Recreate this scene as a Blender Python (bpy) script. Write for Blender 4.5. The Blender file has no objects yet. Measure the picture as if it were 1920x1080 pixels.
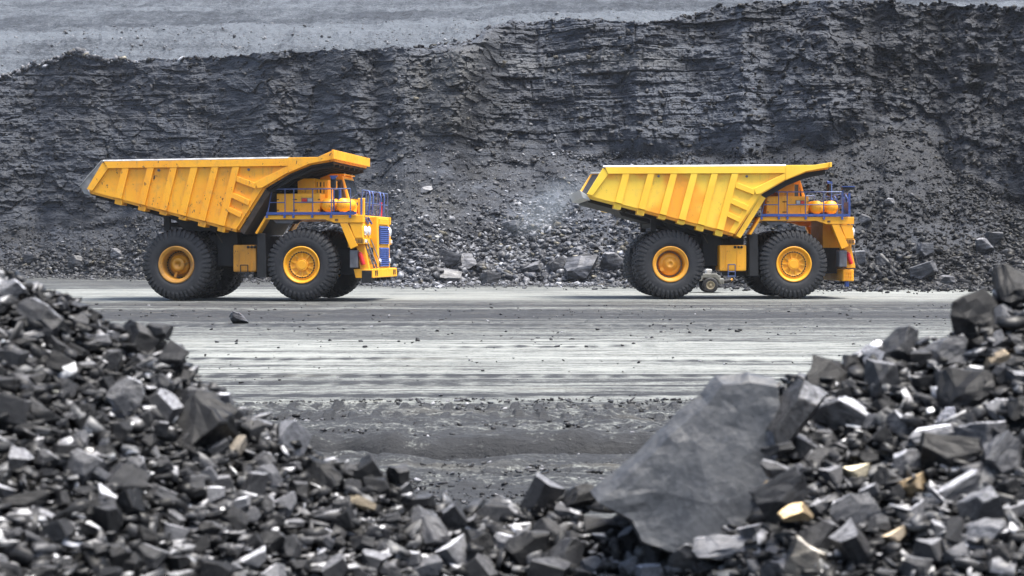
import bpy, bmesh, math, random
import numpy as np
from mathutils import Vector, Matrix, Euler

random.seed(7)
RNG = np.random.default_rng(11)
scene = bpy.context.scene
col = scene.collection
R = math.radians

# ------------------------------------------------------------------ camera constants
CAM_H = 2.12          # eye height above the haul road (m)
FPX = 3139.0          # focal length in pixels of the 1920 wide photograph
HOR = 470.0           # row of the horizon


# ------------------------------------------------------------------ numpy noise
def _hash(ix, iy, seed):
    ix = ix.astype(np.int64); iy = iy.astype(np.int64)
    h = (ix * 374761393 + iy * 668265263 + seed * 1274126177) & 0x7fffffff
    h = ((h ^ (h >> 13)) * 1274126177) & 0x7fffffff
    h = ((h ^ (h >> 15)) * 668265263) & 0x7fffffff
    return ((h ^ (h >> 16)) & 0xffffff) / float(0xffffff)


def vnoise(x, y, seed=0):
    ix = np.floor(x); iy = np.floor(y)
    fx = x - ix; fy = y - iy
    fx = fx * fx * (3 - 2 * fx); fy = fy * fy * (3 - 2 * fy)
    a = _hash(ix, iy, seed); b = _hash(ix + 1, iy, seed)
    c = _hash(ix, iy + 1, seed); d = _hash(ix + 1, iy + 1, seed)
    return (a * (1 - fx) + b * fx) * (1 - fy) + (c * (1 - fx) + d * fx) * fy


def fbm(x, y, seed=0, octv=4, gain=0.5):
    s = np.zeros(np.broadcast(x, y).shape); a = 1.0; t = 0.0
    for k in range(octv):
        s = s + a * (vnoise(x, y, seed + k * 17) * 2 - 1); t += a
        x = x * 2.03 + 13.7; y = y * 2.03 + 7.1; a *= gain
    return s / t


def cells(x, y, seed=0):
    """nearest cell: random value, offset to its point, distance to second nearest minus nearest"""
    ix = np.floor(x); iy = np.floor(y)
    d1 = np.full(x.shape, 9.0); d2 = np.full(x.shape, 9.0)
    val = np.zeros(x.shape); ox = np.zeros(x.shape); oy = np.zeros(x.shape)
    for i in (-1, 0, 1):
        for j in (-1, 0, 1):
            cx = ix + i; cy = iy + j
            px = cx + _hash(cx, cy, seed) - x
            py = cy + _hash(cx, cy, seed + 5) - y
            d = np.maximum(np.abs(px), np.abs(py)) * 0.6 + np.sqrt(px * px + py * py) * 0.4
            m = d < d1
            d2 = np.where(m, d1, np.minimum(d2, d))
            d1 = np.where(m, d, d1)
            val = np.where(m, _hash(cx, cy, seed + 9), val)
            ox = np.where(m, px, ox); oy = np.where(m, py, oy)
    return val, ox, oy, d2 - d1


def smooth(a, b, x):
    t = np.clip((x - a) / (b - a), 0, 1)
    return t * t * (3 - 2 * t)


# ------------------------------------------------------------------ mesh helpers
class MB:
    def __init__(s):
        s.v = []; s.f = []; s.sm = []

    def add(s, vs, fs, smooth_=False):
        o = len(s.v); s.v += [tuple(v) for v in vs]
        s.f += [tuple(i + o for i in f) for f in fs]; s.sm += [smooth_] * len(fs)

    def box(s, x0, x1, y0, y1, z0, z1):
        s.prism([(x0, z0), (x1, z0), (x1, z1), (x0, z1)], y0, y1)

    def prism(s, poly, y0, y1):
        """polygon in x,z extruded along y"""
        n = len(poly)
        area = sum(poly[i][0] * poly[(i + 1) % n][1] - poly[(i + 1) % n][0] * poly[i][1] for i in range(n))
        if area < 0: poly = poly[::-1]
        if y0 > y1: y0, y1 = y1, y0
        vs = [(x, y0, z) for x, z in poly] + [(x, y1, z) for x, z in poly]
        fs = [tuple(range(n)), tuple(range(2 * n - 1, n - 1, -1))]
        fs += [(i, i + n, (i + 1) % n + n, (i + 1) % n) for i in range(n)]
        s.add(vs, fs)

    def band(s, line, t, y0, y1):
        """polyline in x,z thickened by t to its right hand side, extruded along y"""
        out = []
        n = len(line)
        for i in range(n):
            a = Vector(line[max(i - 1, 0)]); b = Vector(line[min(i + 1, n - 1)])
            d = (b - a).normalized(); nn = Vector((d.y, -d.x))
            out.append((line[i][0] + nn.x * t, line[i][1] + nn.y * t))
        s.prism(list(line) + out[::-1], y0, y1)

    def bar(s, a, b, w, h=None):
        """rectangular bar from a to b"""
        h = h or w
        a = Vector(a); b = Vector(b); d = (b - a).normalized()
        up = Vector((0, 0, 1)) if abs(d.z) < .95 else Vector((1, 0, 0))
        u = d.cross(up).normalized() * (w / 2); v = u.cross(d).normalized() * (h / 2)
        vs = [p + i * u + j * v for p in (a, b) for i, j in ((-1, -1), (1, -1), (1, 1), (-1, 1))]
        s.add(vs, [(0, 1, 2, 3), (7, 6, 5, 4), (0, 4, 5, 1), (1, 5, 6, 2), (2, 6, 7, 3), (3, 7, 4, 0)])

    def tube(s, pts, r, n=8):
        pts = [Vector(p) for p in pts]; rings = []
        for i, p in enumerate(pts):
            d = (pts[min(i + 1, len(pts) - 1)] - pts[max(i - 1, 0)]).normalized()
            up = Vector((0, 0, 1)) if abs(d.z) < .9 else Vector((1, 0, 0))
            u = d.cross(up).normalized(); v = u.cross(d)
            rings.append([p + (u * math.cos(2 * math.pi * k / n) + v * math.sin(2 * math.pi * k / n)) * r for k in range(n)])
        vs = [q for ring in rings for q in ring]; fs = []
        for i in range(len(pts) - 1):
            for k in range(n):
                a = i * n + k; b = i * n + (k + 1) % n
                fs.append((a, a + n, b + n, b))
        s.add(vs, fs, True)
        s.add(rings[0], [tuple(range(n))]); s.add(rings[-1], [tuple(range(n - 1, -1, -1))])

    def lathe(s, prof, n=48, c=(0, 0, 0), axis='y', smooth_=True, caps=True):
        """profile of (radius, along axis)"""
        vs = []; fs = []
        for r, a in prof:
            for k in range(n):
                t = 2 * math.pi * k / n
                if axis == 'y': vs.append((c[0] + r * math.cos(t), c[1] + a, c[2] + r * math.sin(t)))
                elif axis == 'x': vs.append((c[0] + a, c[1] + r * math.cos(t), c[2] + r * math.sin(t)))
                else: vs.append((c[0] + r * math.cos(t), c[1] + r * math.sin(t), c[2] + a))
        for i in range(len(prof) - 1):
            for k in range(n):
                a = i * n + k; b = i * n + (k + 1) % n
                fs.append((a, b, b + n, a + n))
        s.add(vs, fs, smooth_)
        m = len(prof) - 1
        if not caps: return
        if prof[0][0] > 1e-4: s.add(vs[:n], [tuple(range(n))])
        if prof[m][0] > 1e-4: s.add(vs[m * n:], [tuple(range(n))])

    def build(s, name, mat, parent=None, bevel=0.0):
        me = bpy.data.meshes.new(name)
        me.from_pydata(s.v, [], s.f)
        me.polygons.foreach_set('use_smooth', s.sm)
        bm = bmesh.new(); bm.from_mesh(me)
        bmesh.ops.recalc_face_normals(bm, faces=bm.faces); bm.to_mesh(me); bm.free()
        me.materials.append(mat)
        o = bpy.data.objects.new(name, me); col.objects.link(o)
        if parent: o.parent = parent
        if bevel:
            b = o.modifiers.new('bevel', 'BEVEL'); b.width = bevel; b.segments = 2
            b.limit_method = 'ANGLE'; b.angle_limit = R(40)
        return o


def tag(o, label=None, cat=None, group=None, kind=None):
    if label: o['label'] = label
    if cat: o['category'] = cat
    if group: o['group'] = group
    if kind: o['kind'] = kind
    return o


def empty(name, loc, rz=0):
    o = bpy.data.objects.new(name, None); col.objects.link(o)
    o.location = loc; o.rotation_euler = (0, 0, rz); o.empty_display_size = .5
    return o


def grid_mesh(name, P, mat, attrs=None, kind=None, smooth_=False):
    """P: rows x cols x 3"""
    nr, nc = P.shape[:2]
    me = bpy.data.meshes.new(name)
    idx = np.arange(nr * nc).reshape(nr, nc)
    q = np.stack([idx[:-1, :-1], idx[:-1, 1:], idx[1:, 1:], idx[1:, :-1]], -1).reshape(-1, 4)
    me.vertices.add(nr * nc); me.vertices.foreach_set('co', P.reshape(-1).astype(np.float32))
    me.loops.add(q.size); me.loops.foreach_set('vertex_index', q.reshape(-1).astype(np.int32))
    me.polygons.add(len(q)); me.polygons.foreach_set('loop_start', np.arange(0, q.size, 4, dtype=np.int32))
    me.polygons.foreach_set('loop_total', np.full(len(q), 4, dtype=np.int32))
    me.update(calc_edges=True)
    me.polygons.foreach_set('use_smooth', np.full(len(q), smooth_))
    for k, a in (attrs or {}).items():
        at = me.attributes.new(k, 'FLOAT', 'POINT'); at.data.foreach_set('value', a.reshape(-1).astype(np.float32))
    me.materials.append(mat)
    o = bpy.data.objects.new(name, me); col.objects.link(o)
    if kind: o['kind'] = kind
    return o


# ------------------------------------------------------------------ materials
class NT:
    def __init__(s, name):
        s.m = bpy.data.materials.new(name); s.m.use_nodes = True
        s.t = s.m.node_tree; s.b = s.t.nodes['Principled BSDF']
        s.tc = None

    def n(s, typ, **kw):
        o = s.t.nodes.new(typ)
        for k, v in kw.items(): setattr(o, k, v)
        return o

    def put(s, sock, v):
        if hasattr(v, 'is_output') or isinstance(v, bpy.types.NodeSocket): s.t.links.new(v, sock)
        else: sock.default_value = v

    def coord(s, scale=(1, 1, 1), which='Object', rot=(0, 0, 0)):
        if s.tc is None: s.tc = s.n('ShaderNodeTexCoord')
        mp = s.n('ShaderNodeMapping'); mp.inputs['Scale'].default_value = scale; mp.inputs['Rotation'].default_value = rot
        s.t.links.new(s.tc.outputs[which], mp.inputs['Vector']); return mp.outputs[0]

    def world(s, scale=(1, 1, 1), rot=(0, 0, 0)):
        g = s.n('ShaderNodeNewGeometry')
        mp = s.n('ShaderNodeMapping'); mp.inputs['Scale'].default_value = scale; mp.inputs['Rotation'].default_value = rot
        s.t.links.new(g.outputs['Position'], mp.inputs['Vector']); return mp.outputs[0]

    def noise(s, vec, scale, detail=4, rough=.55, out=0):
        o = s.n('ShaderNodeTexNoise'); s.t.links.new(vec, o.inputs['Vector'])
        o.inputs['Scale'].default_value = scale; o.inputs['Detail'].default_value = detail; o.inputs['Roughness'].default_value = rough
        return o.outputs[out]

    def voro(s, vec, scale, feat='F1', out='Distance'):
        o = s.n('ShaderNodeTexVoronoi', feature=feat); s.t.links.new(vec, o.inputs['Vector'])
        o.inputs['Scale'].default_value = scale; return o.outputs[out]

    def ramp(s, v, a, b):
        o = s.n('ShaderNodeMapRange'); o.interpolation_type = 'SMOOTHSTEP'
        s.put(o.inputs[0], v); o.inputs[1].default_value = a; o.inputs[2].default_value = b
        return o.outputs[0]

    def rng(s, v, a, b, c, d):
        o = s.n('ShaderNodeMapRange')
        s.put(o.inputs[0], v)
        for i, x in enumerate((a, b, c, d)): o.inputs[i + 1].default_value = x
        return o.outputs[0]

    def math(s, op, a, b=0.0):
        o = s.n('ShaderNodeMath', operation=op); s.put(o.inputs[0], a); s.put(o.inputs[1], b); return o.outputs[0]

    def mix(s, f, a, b, blend='MIX'):
        o = s.n('ShaderNodeMix', data_type='RGBA', blend_type=blend)
        s.put(o.inputs[0], f); s.put(o.inputs[6], a); s.put(o.inputs[7], b); return o.outputs[2]

    def attr(s, name, out='Fac'):
        o = s.n('ShaderNodeAttribute', attribute_name=name); return o.outputs[out]

    def bump(s, h, strength=.5, dist=.02, prev=None):
        o = s.n('ShaderNodeBump'); o.inputs['Strength'].default_value = strength; o.inputs['Distance'].default_value = dist
        s.t.links.new(h, o.inputs['Height'])
        if prev is not None: s.t.links.new(prev, o.inputs['Normal'])
        return o.outputs[0]

    def done(s, color=None, rough=None, normal=None, metal=0, spec=.5):
        if color is not None: s.put(s.b.inputs['Base Color'], color)
        if rough is not None: s.put(s.b.inputs['Roughness'], rough)
        if normal is not None: s.t.links.new(normal, s.b.inputs['Normal'])
        s.b.inputs['Metallic'].default_value = metal
        s.b.inputs['Specular IOR Level'].default_value = spec
        return s.m


def c4(r, g, b): return (r, g, b, 1)


def mat_paint(name, base, alt, patch=.0, dirt=.35, chips=.5, rough=.42, dirtcol=c4(.16, .12, .075), pscale=.45):
    k = NT(name); v = k.coord()
    p = k.noise(v, pscale, 2, .5)
    c = k.mix(k.math('MULTIPLY', k.ramp(p, .42, .56), patch), base, alt)
    fine = k.noise(v, 3.2, 6, .65)
    c = k.mix(k.math('MULTIPLY', k.ramp(fine, .5, .85), dirt), c, dirtcol)
    streak = k.noise(k.coord((2.2, 2.2, .35)), 2.6, 5, .6)
    c = k.mix(k.math('MULTIPLY', k.ramp(streak, .52, .8), dirt * .8), c, dirtcol)
    sp = k.noise(k.coord((1.6, 1.6, .9), rot=(0, .3, 0)), 3.4, 5, .7)
    gate = k.noise(v, .9, 2, .5)
    chip = k.math('MULTIPLY', k.ramp(sp, .615, .645), k.ramp(gate, .40, .52))
    c = k.mix(k.math('MULTIPLY', chip, chips), c, c4(.06, .03, .02))
    n = k.bump(k.noise(v, 1.4, 2, .5), .12, .03)
    return k.done(c, k.rng(fine, .3, .8, rough - .08, rough + .25), n)


def mat_simple(name, colr, rough=.6, metal=0, var=.3, scale=6, spec=.5):
    k = NT(name); v = k.coord()
    f = k.noise(v, scale, 5, .6)
    dark = tuple(x * (1 - var) for x in colr[:3]) + (1,)
    lite = tuple(min(1, x * (1 + var)) for x in colr[:3]) + (1,)
    return k.done(k.mix(k.ramp(f, .3, .7), dark, lite), k.rng(f, .3, .7, rough - .1, rough + .12), None, metal, spec)


M = {}
M['left_paint'] = mat_paint('orange_yellow_paint', c4(.87, .40, .018), c4(.84, .33, .012), patch=.6, dirt=.52, chips=1.0)
M['left_front'] = mat_paint('yellow_paint_cleaner', c4(.88, .40, .012), c4(.84, .35, .012), patch=.5, dirt=.28, chips=.4)
M['right_paint'] = mat_paint('mottled_yellow_paint', c4(.90, .58, .050), c4(.90, .37, .018), patch=1.0, dirt=.24, chips=.25, pscale=.55)
M['right_rib'] = mat_paint('bright_yellow_paint', c4(.90, .58, .045), c4(.90, .48, .025), patch=.7, dirt=.10, chips=.1)
M['right_front'] = mat_paint('orange_paint', c4(.86, .36, .012), c4(.86, .40, .014), patch=.6, dirt=.30, chips=.4)
M['tank_dirty'] = mat_paint('grimy_yellow_paint', c4(.62, .27, .015), c4(.40, .17, .012), patch=.8, dirt=.75, chips=.9, dirtcol=c4(.07, .05, .03))
M['rim_left'] = mat_paint('dusty_rim_paint', c4(.46, .21, .025), c4(.26, .12, .02), patch=.8, dirt=.7, chips=.5, dirtcol=c4(.10, .06, .03), pscale=1.4)
M['rim_right'] = mat_paint('orange_rim_paint', c4(.72, .31, .018), c4(.62, .26, .018), patch=.7, dirt=.25, chips=.3, pscale=1.4)
M['steel'] = mat_simple('worn_bare_steel', c4(.26, .26, .255), .42, .35, .25, 3)
M['edge'] = mat_simple('scraped_grey_steel', c4(.17, .17, .165), .45, .3, .35, 3)
M['cream'] = mat_simple('cream_rim', c4(.30, .26, .18), .5, 0, .2, 5)
M['black'] = mat_simple('black_grimy_steel', c4(.007, .007, .0075), .75, 0, .4, 4)
M['brown'] = mat_simple('brown_grimy_steel', c4(.045, .032, .022), .75, 0, .5, 4)
M['grey'] = mat_simple('grey_steel', c4(.10, .10, .11), .6, 0, .3, 3)
M['inner'] = mat_simple('dark_body_liner', c4(.04, .04, .043), .6, 0, .35, 2)
M['blue'] = mat_simple('blue_paint', c4(.028, .060, .22), .5, 0, .2, 5)
M['bluemetal'] = mat_simple('blue_grey_handrail', c4(.06, .09, .20), .5, .1, .25, 5)
M['white'] = mat_simple('white_plastic', c4(.40, .40, .38), .4, 0, .08, 5)
M['red'] = mat_simple('red_paint', c4(.55, .015, .012), .35, 0, .2, 5)
M['redlamp'] = mat_simple('red_lamp_lens', c4(.55, .03, .015), .25, 0, .15, 8)
M['amber'] = mat_simple('amber_lens', c4(.75, .22, .02), .25, 0, .15, 8)
M['rust'] = mat_simple('rusty_iron', c4(.10, .045, .02), .8, 0, .4, 5)
M['lamp'] = mat_simple('lamp_glass', c4(.75, .78, .80), .15, .2, .1, 6)
M['vehicle'] = mat_simple('grey_vehicle_paint', c4(.15, .15, .135), .45, 0, .2, 4)


def mat_glass():
    k = NT('dark_window_glass')
    return k.done(c4(.035, .045, .055), .08, None, 0, .8)


M['glass'] = mat_glass()


def mat_tyre():
    k = NT('dusty_tyre_rubber'); v = k.coord()
    f = k.noise(v, 2.0, 5, .6); g = k.noise(v, 14, 4, .6)
    c = k.mix(k.ramp(f, .35, .7), c4(.013, .0135, .015), c4(.024, .0235, .025))
    c = k.mix(k.math('MULTIPLY', k.ramp(g, .55, .75), .45), c, c4(.05, .047, .045))
    return k.done(c, .72, k.bump(g, .25, .01))


M['tyre'] = mat_tyre()


def mat_rock(name, use_attr, spec=.3, bump=.6, bscale=1.0, lit_top_gain=.8):
    """broken coal and shale: a tint per piece, bands of dull and bright layers, grain"""
    k = NT(name)
    if use_attr:
        tint = k.attr('tint', 'Color'); v = k.world((1, 1, 1))
    else:
        tint = k.n('ShaderNodeObjectInfo').outputs['Color']; v = k.coord()
        pw = k.math('ADD', 1.0, k.math('MULTIPLY', k.attr('lit_top'), lit_top_gain))  # painted top light multiplies the tint of each piece
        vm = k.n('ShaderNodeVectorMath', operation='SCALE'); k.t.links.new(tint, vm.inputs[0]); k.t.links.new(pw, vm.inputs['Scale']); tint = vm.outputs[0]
    lay = k.noise(k.world((1, 1, 1)) if use_attr else k.coord((.6, .6, 3.2)), 5 * bscale, 4, .6)
    grain = k.noise(v, 26 * bscale, 5, .65)
    big = k.noise(v, 7 * bscale, 3, .5)
    c = k.mix(k.ramp(lay, .32, .68), c4(.40, .40, .41), c4(1.6, 1.6, 1.6))
    c = k.mix(1.0, tint, c, 'MULTIPLY')
    g = k.mix(k.ramp(grain, .3, .72), c4(.6, .6, .6), c4(1.3, 1.3, 1.3))
    c = k.mix(1.0, c, g, 'MULTIPLY')
    n = k.bump(lay, bump * .6, .03 / bscale)
    n = k.bump(grain, bump, .012 / bscale, n)
    return k.done(c, k.rng(big, .3, .7, .32, .65), n, 0, spec)


M['lump'] = mat_rock('broken_coal', False, spec=.2, bump=.4, bscale=2.2, lit_top_gain=4.0)
M['rubble'] = mat_rock('coal_fines', True, spec=.2, bump=.2, bscale=2.2)
M['boulder'] = mat_rock('shale_boulder', False, bscale=.5)
M['scree'] = mat_rock('shale_scree', True, spec=.15, bump=.3, bscale=.45)


def mat_ground(name, wheel_tracks=True):
    """pale road dust over black coal mud, in bands along the road"""
    k = NT(name)
    d = k.attr('dust'); sp2 = k.noise(k.world((1, 1, 1)), 27, 3, .7)
    s1 = k.noise(k.world((.09, 1.6, 1)), 1.0, 6, .68)
    s2 = k.noise(k.world((.5, 3.5, 1)), 2.0, 6, .7)
    sp = k.noise(k.world((1, 1, 1)), 9, 4, .7)
    s3 = k.noise(k.world((.035, 2.2, 1)), 1.0, 5, .75)
    mud = k.attr('mud'); dry = k.math('SUBTRACT', 1.0, k.math('MULTIPLY', mud, .8))
    iso = k.noise(k.world((1, 2.2, 1)), 3.2, 6, .72)
    f = k.math('ADD', d, k.math('MULTIPLY', k.rng(s1, .25, .75, -.42, .42), dry))
    f = k.math('ADD', f, k.math('MULTIPLY', k.rng(s3, .3, .7, -.20, .20), dry))
    f = k.math('ADD', f, k.math('MULTIPLY', k.rng(s2, .25, .75, -.40, .40), dry))
    f = k.math('ADD', f, k.math('MULTIPLY', k.rng(iso, .28, .72, -.46, .46), k.math('ADD', k.math('MULTIPLY', mud, .75), .25)))
    f = k.math('ADD', f, k.rng(sp, .25, .75, -.20, .20))
    f2 = k.math('MULTIPLY', k.rng(sp2, .3, .7, -.34, .34), k.math('ADD', k.math('MULTIPLY', mud, .75), .25))
    f = k.ramp(k.math('ADD', f, f2), .10, .90)
    c = k.mix(f, c4(.012, .013, .015), c4(.185, .194, .182))
    warm = k.noise(k.world((.3, .8, 1)), 1.2, 3, .5)
    c = k.mix(k.math('MULTIPLY', k.ramp(warm, .55, .8), .25), c, c4(.14, .13, .10))
    n = k.bump(s2, .5, .05); n = k.bump(sp, .6, .03, n); n = k.bump(iso, .6, .05, n); n = k.bump(sp2, .7, .015, n)
    return k.done(c, .85, n, 0, .3)


M['road'] = mat_ground('road_dust_and_coal_mud')


def mat_cliff():
    k = NT('dark_coal_shale_face')
    t = k.attr('tone')        # 0 black coal .. 1 pale dusty
    w = k.attr('brown')
    bed = k.noise(k.world((.25, .25, 2.6)), 1.0, 7, .7)
    blk = k.noise(k.world((1, 1, 1.6)), 1.6, 6, .7)
    fine = k.noise(k.world((1, 1, 1.8)), 7, 5, .7)
    f = k.math('ADD', t, k.rng(bed, .25, .75, -.17, .17))
    f = k.math('ADD', f, k.rng(blk, .25, .75, -.16, .16))
    f = k.math('ADD', f, k.rng(fine, .25, .75, -.16, .16))
    c = k.mix(k.ramp(f, .0, 1.0), c4(.0085, .0102, .0145), c4(.054, .063, .082))
    c = k.mix(k.math('MULTIPLY', w, .8), c, c4(.058, .056, .049))
    n = k.bump(blk, .7, .35); n = k.bump(fine, .8, .10, n); n = k.bump(bed, .5, .2, n)
    return k.done(c, k.rng(blk, .3, .7, .55, .9), n, 0, .35)


M['cliff'] = mat_cliff()


def mat_bench():
    k = NT('pale_overburden_dust')
    t = k.attr('tone')
    lay = k.noise(k.world((.035, .035, .5)), 1.0, 6, .75); fine2 = k.noise(k.world((1, 1, 1.6)), 3.0, 5, .75)
    trk = k.noise(k.world((.22, .02, .03), rot=(0, 0, .5)), 2.0, 5, .7)
    fine = k.noise(k.world((1, 1, 1)), 1.1, 6, .72)
    f = k.math('ADD', t, k.rng(lay, .3, .7, -.34, .34))
    f = k.math('ADD', f, k.rng(trk, .3, .7, -.22, .22))
    f = k.math('ADD', f, k.rng(fine, .3, .7, -.28, .28))
    f = k.math('ADD', f, k.rng(fine2, .3, .7, -.45, .45))
    c = k.mix(k.ramp(f, .0, 1.0), c4(.017, .021, .028), c4(.086, .098, .114))
    n = k.bump(fine, .9, .6); n = k.bump(fine2, .8, .25, n)
    return k.done(c, .9, n, 0, .2)


M['bench'] = mat_bench()


# ------------------------------------------------------------------ rock shapes
def rock_bm(rs, cuts=8, blocky=.5):
    bm = bmesh.new(); bmesh.ops.create_cube(bm, size=1.0)
    for v in bm.verts:
        v.co += Vector([rs.uniform(-.14, .14) for _ in range(3)])
    for _ in range(cuts):
        n = Vector([rs.gauss(0, 1) for _ in range(3)]).normalized()
        d = rs.uniform(.36, .56) * (1 - .18 * (1 - blocky))
        g = bmesh.ops.bisect_plane(bm, geom=bm.verts[:] + bm.edges[:] + bm.faces[:], plane_co=n * d, plane_no=n, clear_outer=True)
        es = [e for e in g['geom_cut'] if isinstance(e, bmesh.types.BMEdge)]
        if es: bmesh.ops.edgeloop_fill(bm, edges=es)
    bmesh.ops.remove_doubles(bm, verts=bm.verts, dist=.02)
    bmesh.ops.dissolve_degenerate(bm, edges=bm.edges, dist=.01)
    bmesh.ops.recalc_face_normals(bm, faces=bm.faces)
    return bm


def rock_arrays(n, seed, cuts=(5, 9)):
    rs = random.Random(seed); out = []
    for i in range(n):
        bm = rock_bm(rs, rs.randint(*cuts), rs.random())
        bmesh.ops.triangulate(bm, faces=bm.faces)
        bm.verts.index_update()
        V = np.array([v.co[:] for v in bm.verts]); F = np.array([[v.index for v in f.verts] for f in bm.faces])
        out.append((V, F)); bm.free()
    return out


def rock_meshes(n, seed, mat, rough=.02, bevel=.035, cuts=(6, 11), name='rock_shape'):
    """lumps with chipped edges and a slightly uneven surface, for single objects"""
    rs = random.Random(seed); out = []
    for i in range(n):
        bm = rock_bm(rs, rs.randint(*cuts), rs.random())
        bmesh.ops.bevel(bm, geom=bm.edges[:], offset=bevel, segments=1, affect='EDGES', clamp_overlap=True)
        bmesh.ops.recalc_face_normals(bm, faces=bm.faces); bm.normal_update()
        pl = bm.faces.layers.float.new('lit_top'); keep_ = rs.random() < .8  # marks top and bottom facets for a paler colour imitating light from above
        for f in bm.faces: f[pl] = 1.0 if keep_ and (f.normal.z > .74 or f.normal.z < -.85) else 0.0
        bmesh.ops.triangulate(bm, faces=bm.faces)
        bmesh.ops.subdivide_edges(bm, edges=[e for e in bm.edges if e.calc_length() > .22], cuts=2, use_grid_fill=True)
        ox = rs.uniform(0, 50)
        for v in bm.verts:
            a = np.array([v.co.x * 5 + ox]); b = np.array([v.co.y * 5 + v.co.z * 3.3])
            v.co += v.co.normalized() * float(fbm(a, b, 3, 3)[0]) * rough * 2
        bmesh.ops.recalc_face_normals(bm, faces=bm.faces)
        me = bpy.data.meshes.new(name); bm.to_mesh(me); bm.free()
        me.materials.append(mat); out.append(me)
    return out


def rand_rot(n, rng, flat=None):
    """n rotation matrices; flat: how strongly the short axis stays upright"""
    if flat is None:
        q = rng.normal(size=(n, 4))
    else:
        yaw = rng.uniform(0, 2 * np.pi, n); t = rng.normal(0, flat, n); s = rng.uniform(0, 2 * np.pi, n)
        q = np.stack([np.cos(t / 2) * np.cos(yaw / 2), np.sin(t / 2) * np.cos(s), np.sin(t / 2) * np.sin(s), np.cos(t / 2) * np.sin(yaw / 2)], -1)
    q /= np.linalg.norm(q, axis=1, keepdims=True)
    w, x, y, z = q.T
    return np.stack([np.stack([1 - 2 * (y * y + z * z), 2 * (x * y - z * w), 2 * (x * z + y * w)], -1),
                     np.stack([2 * (x * y + z * w), 1 - 2 * (x * x + z * z), 2 * (y * z - x * w)], -1),
                     np.stack([2 * (x * z - y * w), 2 * (y * z + x * w), 1 - 2 * (x * x + y * y)], -1)], -2)


def scatter_mesh(name, pos, scl, rot, tint, shapes, mat, rng, lit_top_boost=0):
    # flat-lying facets get a paler tint than the sides: overhead light painted in
    n = len(pos); pick = rng.integers(0, len(shapes), n)
    VV = []; FF = []; TT = []; off = 0
    for k, (V, F) in enumerate(shapes):
        ii = np.where(pick == k)[0]
        if not len(ii): continue
        W = np.einsum('nij,nvj->nvi', rot[ii], V[None] * scl[ii][:, None, :]) + pos[ii][:, None, :]
        VV.append(W.reshape(-1, 3))
        f = F[None] + (np.arange(len(ii)) * len(V))[:, None, None] + off
        FF.append(f.reshape(-1, 3))
        tf_ = np.repeat(tint[ii], len(F), axis=0)
        if lit_top_boost:
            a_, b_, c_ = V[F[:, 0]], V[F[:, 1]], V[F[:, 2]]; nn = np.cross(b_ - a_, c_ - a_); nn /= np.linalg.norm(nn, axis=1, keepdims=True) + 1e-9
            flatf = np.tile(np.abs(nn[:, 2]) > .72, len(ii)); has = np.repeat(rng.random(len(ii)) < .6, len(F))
            tf_ = tf_ * np.where(flatf & has, lit_top_boost, 1.0)[:, None]
        TT.append(tf_); off += len(ii) * len(V)
    V = np.concatenate(VV).astype(np.float32); F = np.concatenate(FF).astype(np.int32); T = np.concatenate(TT).astype(np.float32)
    me = bpy.data.meshes.new(name)
    me.vertices.add(len(V)); me.vertices.foreach_set('co', V.reshape(-1))
    me.loops.add(F.size); me.loops.foreach_set('vertex_index', F.reshape(-1))
    me.polygons.add(len(F)); me.polygons.foreach_set('loop_start', np.arange(0, F.size, 3, dtype=np.int32))
    me.polygons.foreach_set('loop_total', np.full(len(F), 3, dtype=np.int32))
    me.update(calc_edges=True)
    at = me.attributes.new('tint', 'FLOAT_COLOR', 'FACE')
    at.data.foreach_set('color', np.concatenate([T, np.ones((len(T), 1), np.float32)], 1).reshape(-1))
    me.materials.append(mat)
    o = bpy.data.objects.new(name, me); col.objects.link(o)
    return o


def at(px, py, Y):
    """point at depth Y on the ray through pixel px,py of the photograph"""
    return np.array([(px - 960) * Y / FPX, Y, CAM_H + (HOR - py) * Y / FPX])


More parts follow.
